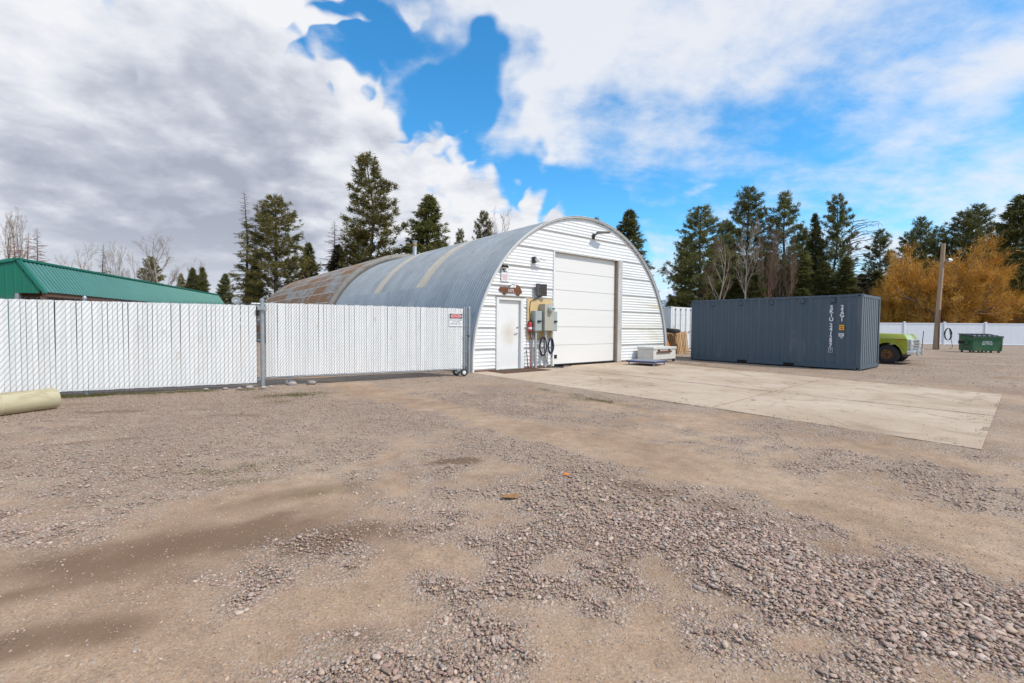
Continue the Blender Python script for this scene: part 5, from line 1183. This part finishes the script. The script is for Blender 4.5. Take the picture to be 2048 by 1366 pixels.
BARE = [bare(180, 12, 6, MT['bark_pale']), bare(181, 12, 5, MT['twig_brown'], 1.3), bare(182, 12, 4.5, MT['twig_brown'], 1.5, 3, .9)]
OL, DK, FR, BR = MT['needle_olive'], MT['needle_dark'], MT['needle_fir'], MT['needle_brown']
def spread(me):
    v = np.empty(len(me.vertices) * 3, np.float32); me.vertices.foreach_get('co', v); v = v.reshape(-1, 3); return 2 * float(np.percentile(np.hypot(v[:, 0], v[:, 1]), 97)), float(v[:, 2].max())
def tree(px, top, Y, src, name, label, cat='tree', mat=None, bark=None, group=None, width=None, base_h=16.0, base_w=None, tilt=0.0, wide=1.28):
    x, y, h = atpix(px, top, Y); bw_, bh_ = spread(src[1] or src[0]); s = h / bh_; sxy = 1.0
    if width: sxy = width * wide / 907.0 * y / (bw_ * s)
    return place(src, name, label, cat, x, y, s, random.uniform(0, 6.28), mat, bark, group, sxy, tilt)
# left of and behind the workshop
tree(492, 384, 55, DEAD[0], 'dead_conifer', 'tall bare dead conifer with drooping twigs beside the olive pine', width=62, base_w=6.0)
tree(553, 386, 54, PINES[0], 'pine_tree', 'broad olive pine with brownish cones next to the bare dead conifer', mat=OL, width=118, base_w=7.4)
tree(512, 505, 56, FIRS[2], 'fir_tree', 'slim young fir under the bare dead conifer', mat=FR, width=38, base_w=4.4)
tree(620, 482, 60, FIRS[1], 'fir_tree', 'small pointed fir between the olive pine and the browning fir', mat=FR, width=50, base_w=5.4)
tree(666, 440, 58, DEAD[1], 'dead_conifer', 'brown twiggy dying conifer standing over the rusty roof', width=62, base_w=7.0, bark=MT['bark_red'])
tree(676, 485, 57, FIRS[1], 'fir_tree', 'low browning fir mixed into the dying conifer', mat=BR, width=60, base_w=5.4)
tree(738, 298, 56, HIGHS[0], 'pine_tree', 'tallest open pine with visible trunk behind the rusty roof', mat=OL, width=108, base_w=5.8)
tree(715, 455, 55, PINES[1], 'pine_tree', 'bushy shorter pine in front of the tallest pine', mat=OL, width=70, base_w=6.2)
tree(775, 500, 60, PINES[2], 'pine_tree', 'low pine right beside the flue pipe', mat=OL, width=60, base_w=6.8)
tree(862, 385, 57, FIRS[0], 'fir_tree', 'broad pointed fir above the silver roof', mat=FR, width=112, base_w=7.6)
tree(920, 454, 66, PINES[1], 'pine_tree', 'small round-topped pine far above the silver roof', mat=OL, width=36, base_w=6.2)
tree(966, 417, 60, PINES[2], 'pine_tree', 'narrow pine beside the forked dead snag', mat=OL, width=52, base_w=6.8)
tree(1000, 408, 58, BARE[0], 'dead_snag', 'forked bare snag rising over the silver roof', width=60, base_w=6, base_h=11)
tree(905, 470, 68, BARE[1], 'bare_tree', 'grey leafless tree behind the small round-topped pine', width=50, base_w=5, base_h=11)
# far left behind the barn
tree(300, 510, 66, PINES[0], 'pine_tree', 'dark bushy pine behind the middle of the barn roof', mat=OL, width=48, base_w=7.4)
for i, (px, tp, wd, lb) in enumerate(((362, 545, 30, 'short fir beside the large bare tree behind the barn'), (383, 533, 36, 'low spiky fir near the far end of the barn roof'), (406, 533, 34, 'slim fir at the far end of the barn roof'), (452, 545, 40, 'dark small fir past the end of the barn'))):
    tree(px, tp, 68 + i, FIRS[i % 3], 'fir_tree', lb, mat=FR, width=wd, base_w=(7.6, 5.4, 4.4)[i % 3])
tree(205, 487, 64, DEAD[0], 'dead_conifer', 'dark leafless conifer among pale birches behind the barn', width=36, base_w=6)
tree(334, 463, 62, BARE[0], 'bare_tree', 'large pale bare tree with crooked limbs behind the barn', width=75, base_w=6, base_h=11)
for i, (px, tp, wd, lb) in enumerate(((162, 478, 40, 'thin grey leafless tree left of the dark dead conifer'), (228, 476, 38, 'thin grey leafless tree right of the dark dead conifer'), (268, 500, 34, 'low grey leafless tree beside the dark bushy pine'), (396, 512, 30, 'slim grey leafless tree above the end of the barn roof'), (138, 505, 30, 'small leafless sapling above the barn roof'))):
    tree(px, tp, 70 + i, BARE[2] if i % 2 else BARE[1], 'bare_tree', lb, bark=MT['bark_pale'], mat=MT['bark_pale'], width=wd, base_w=4.8, base_h=11)
tree(6, 402, 52, BARE[2], 'bare_tree', 'tall leafless tree with fine upright twigs over the barn gable', width=70, base_w=4.5, base_h=11)
tree(28, 465, 50, DEAD[1], 'dead_conifer', 'reddish dead conifer over the barn gable, leftmost of three', width=58, base_w=7, bark=MT['bark_red'])
tree(52, 462, 51, DEAD[0], 'dead_conifer', 'reddish dead conifer over the barn gable, middle of three', width=40, base_w=6, bark=MT['bark_red'])
tree(70, 455, 52, DEAD[1], 'dead_conifer', 'reddish dead conifer over the barn gable, nearest the ridge', width=52, base_w=7, bark=MT['bark_red'])
# right of the workshop
tree(1262, 414, 44, FIRS[0], 'fir_tree', 'dark fir rising behind the right shoulder of the arched roof', mat=DK, width=98, base_w=7.6)
tree(1190, 432, 60, FIRS[1], 'fir_tree', 'fir whose tip just shows over the crest of the arched roof', mat=DK, width=50, base_w=5.4)
R_ = 'trees beyond the grey container'
for (px, tp, Y, src, nm, lb, mt, wd, bwid) in (
    (1398, 408, 60, PINES[0], 'pine_tree', 'open dark pine over the left end of the grey container', DK, 104, 7.4),
    (1372, 470, 64, PINES[2], 'pine_tree', 'smaller pine at the left edge of the right-hand wood', DK, 60, 6.8),
    (1452, 436, 66, PINES[1], 'pine_tree', 'dark pine just left of the tallest dense pine', DK, 62, 6.2),
    (1502, 370, 68, PINES[0], 'pine_tree', 'tallest dense dark pine in the wood behind the container', DK, 98, 7.4),
    (1572, 378, 66, HIGHS[1], 'pine_tree', 'tall pine with a clear trunk right of the tallest one', DK, 70, 5.2),
    (1604, 450, 70, PINES[2], 'pine_tree', 'small dark pine filling the gap right of the clear-trunked pine', DK, 50, 6.8),
    (1630, 424, 64, FIRS[2], 'fir_tree', 'slender open fir left of the conical pine', DK, 44, 4.4),
    (1674, 384, 63, PINES[1], 'pine_tree', 'conical dark pine beside the curved leafless tree', DK, 64, 6.2),
    (1764, 454, 62, PINES[2], 'pine_tree', 'dark rounded pine left of the orange willow', DK, 60, 6.8),
    (1818, 460, 76, PINES[1], 'pine_tree', 'pine peeking over the left side of the orange willow', DK, 56, 6.2),
    (1846, 430, 72, PINES[0], 'pine_tree', 'dark pine directly behind the utility pole', DK, 60, 7.4),
    (1880, 448, 74, PINES[1], 'pine_tree', 'rounded pine right behind the pole lamp', DK, 60, 6.2),
    (1924, 418, 70, PINES[2], 'pine_tree', 'broad dark pine over the right side of the orange willow', DK, 80, 6.8),
    (1962, 404, 72, PINES[0], 'pine_tree', 'highest dark pine above the orange willow', DK, 84, 7.4),
    (2000, 470, 74, PINES[1], 'pine_tree', 'lower pine between the willow and the edge fir', DK, 70, 6.2),
    (2046, 384, 56, FIRS[0], 'fir_tree', 'large layered fir at the right edge of the wood', DK, 110, 7.6),
    (2085, 430, 60, PINES[1], 'pine_tree', 'pine beyond the large layered edge fir', DK, 90, 6.2)):
    tree(px, tp, Y, src, nm, lb, mat=mt, width=wd, base_w=bwid)
for i, (px, tp, wd, k) in enumerate(((1345, 592, 40, 1), (1368, 575, 44, 2), (1420, 540, 60, 0), (1470, 500, 60, 1), (1500, 515, 64, 0), (1540, 500, 56, 1), (1572, 520, 60, 0), (1612, 500, 56, 2), (1650, 520, 66, 0), (1690, 510, 60, 1), (1722, 545, 66, 0), (1752, 540, 60, 2), (1790, 580, 70, 0), (2010, 560, 80, 0), (1850, 585, 70, 1), (1960, 590, 80, 1), (1440, 575, 60, 2), (1520, 570, 70, 0), (1600, 575, 70, 1), (1680, 575, 70, 0))):
    tree(px, tp, 56 + (i * 7) % 9, FIRS[k], 'young_conifer', 'low dense green conifer in the thicket under the taller pines', mat=FR if i % 2 else DK, width=wd, base_w=(7.6, 5.4, 4.4)[k], group='young conifers in the thicket')
for i, (px, tp, wd, k, lb) in enumerate(((1432, 470, 60, 0, 'pale-trunked leafless tree over the left third of the container'), (1494, 428, 50, 1, 'twiggy pale leafless tree before the tallest pine'), (1540, 430, 56, 2, 'russet twiggy leafless tree before the clear-trunked pine'), (1588, 446, 36, 1, 'thin reddish leafless tree right of the clear-trunked pine'), (1415, 470, 44, 1, 'brown twiggy leafless tree before the open pine'), (1555, 500, 60, 2, 'low brown leafless clump in the middle of the thicket'), (1770, 560, 60, 2, 'grey brushy leafless shrub between the container and the willow'), (1470, 520, 60, 2, 'brown brushy leafless shrub over the container'), (1735, 575, 60, 1, 'grey brush just above the container end'), (1925, 610, 120, 2, 'brown brush low behind the vinyl fence'), (2000, 615, 90, 2, 'brown brush low behind the fence near the edge fir'))):
    tree(px, tp, 54 + i, BARE[k], 'bare_tree', lb, bark=MT['bark_pale'] if i in (0, 1) else MT['bark_red'] if i in (2, 3) else MT['twig_brown'], mat=MT['twig_brown'] if i != 1 else MT['bark_pale'], width=wd, base_w=(6, 5, 4.5)[k], base_h=11)
# wind-bent leafless tree: every limb swept to one side
def swept():
    rd = random.Random(5); wd_ = MB(); tw = MB(); H = 15.0
    def ax(t): return Vector((.10 * H * t ** 1.6, 0, H * t))
    wd_.tube([ax(k / 10) for k in range(11)], [.16 * (1 - .9 * k / 10) for k in range(11)], 6)
    for i in range(34):
        t = .30 + .66 * (i + rd.gauss(0, .35)) / 34; L = (1.1 - abs(t - .55)) * 3.9 * rd.uniform(.45, 1.15); p = ax(t); pts = []; rd_el = rd.uniform(.25, .65)
        for k in range(6): s = k / 5; pts.append(p + Vector((L * s, rd.gauss(0, .25) * s, L * (rd_el * s - .34 * s * s * (1.5 - t)) + rd.gauss(0, .04))))
        wd_.tube(pts, [.055 * (1 - .7 * k / 5) for k in range(6)], 3, False)
        for k in range(5): a = pts[1 + k % 5]; tw.tube([a, a + Vector((rd.uniform(.3, .8), rd.gauss(0, .3), rd.gauss(.05, .25)))], [.022, .012], 3, False)
    return wd_.mesh('trunk', MT['bark'], 'all', fixn=False), tw.mesh('crown', MT['bark'], fixn=False)
x, y, h = atpix(1706, 430, 58); place(swept(), 'bare_tree', 'leafless tree with all limbs swept to one side beside the conical pine', 'tree', x - 1.4, y, h / 15.0, 0)
for (px, top, Y, lb, s2) in ((1884, 470, 52, 'large spreading orange-twigged willow behind the white fence', 215), (1790, 500, 54, 'orange-twigged willow lobe left of the largest willow', 70), (2022, 545, 54, 'small orange willow beside the edge fir', 90)):
    x, y, h = atpix(px, top, Y); WL = willow(int(px)); WW, WH = spread(WL[1]); place(WL, 'willow_tree', lb, 'tree', x, y, h / WH, random.uniform(0, 6), None, None, None, s2 / 907.0 * y / (WW * h / WH))

# ------------------------------------------------------------------ small things on the ground
o = MB().add([(-.03, -.012, .004), (.012, -.02, .006), (.034, .006, .012), (.004, .022, .018), (-.026, .012, .006), (.0, .0, .022)], [(0, 1, 5), (1, 2, 5), (2, 3, 5), (3, 4, 5), (4, 0, 5)]).build('litter_scrap', MT['orange'], None); o.location = (.52, 4.24, .0); tag(o, 'crumpled bright orange scrap on the gravel', 'litter')
o = MB().add([(-.08, -.02, .006), (.02, -.035, .008), (.09, .0, .010), (.03, .035, .016), (-.06, .025, .008)], [(0, 1, 2, 3, 4)]).build('bark_scrap', MT['rust_orange'], None); o.location = (.0, 3.66, .006); tag(o, 'flat brown bark scrap lying on the gravel', 'litter')
def grass():
    r = np.random.default_rng(8); P0 = []
    for (cx, cy, rx, ry, a, n) in ((-8.3, 8.55, 1.2, .15, .5, 2600), (-6.9, 9.15, 1.3, .12, .5, 1500), (-4.31, 8.98, .8, .3, .5, 900), (-7.6, 7.7, .4, .15, .3, 300), (-4.46, 8.08, .5, .12, .4, 300), (-5.6, 9.6, .5, .1, .5, 250), (-2.7, 4.39, .4, .08, .3, 160), (1.6, 8.7, .9, .06, -.9, 400), (1.0, 9.7, .9, .06, -.9, 400), (29.5, 33.2, 4, .8, 0, 1500), (44, 40.6, 12, .5, -.1, 2500), (7.3, 17.2, .5, 1.3, .7, 500)):
        c, s = math.cos(a), math.sin(a); u = r.normal(0, .5, n) * rx; v = r.normal(0, .5, n) * ry; x = cx + u * c - v * s; y = cy + u * s + v * c
        cl = vnoise(x * 3, y * 3, 4) > .5; x, y = x[cl], y[cl]; n = len(x); L = r.uniform(.02, .06, n); az = r.uniform(0, 2 * PI, n); ln = r.uniform(0, .6, n)
        b = np.stack([x, y, np.full(n, -.008)], 1); w_ = np.stack([np.cos(az), np.sin(az), np.zeros(n)], 1) * .003; tip = b + np.stack([-np.sin(az) * ln * L, np.cos(az) * ln * L, L], 1)
        P0.append(np.stack([b - w_, b + w_, tip], 1).reshape(-1, 3))
    M = fol_mat('grass', (.09, .10, .025), (.17, .16, .05), .2); o = link('grass', tri_mesh('grass', np.concatenate(P0), M)); tag(o, 'thin patches of short grass in the gravel', 'grass', kind='stuff')
grass()
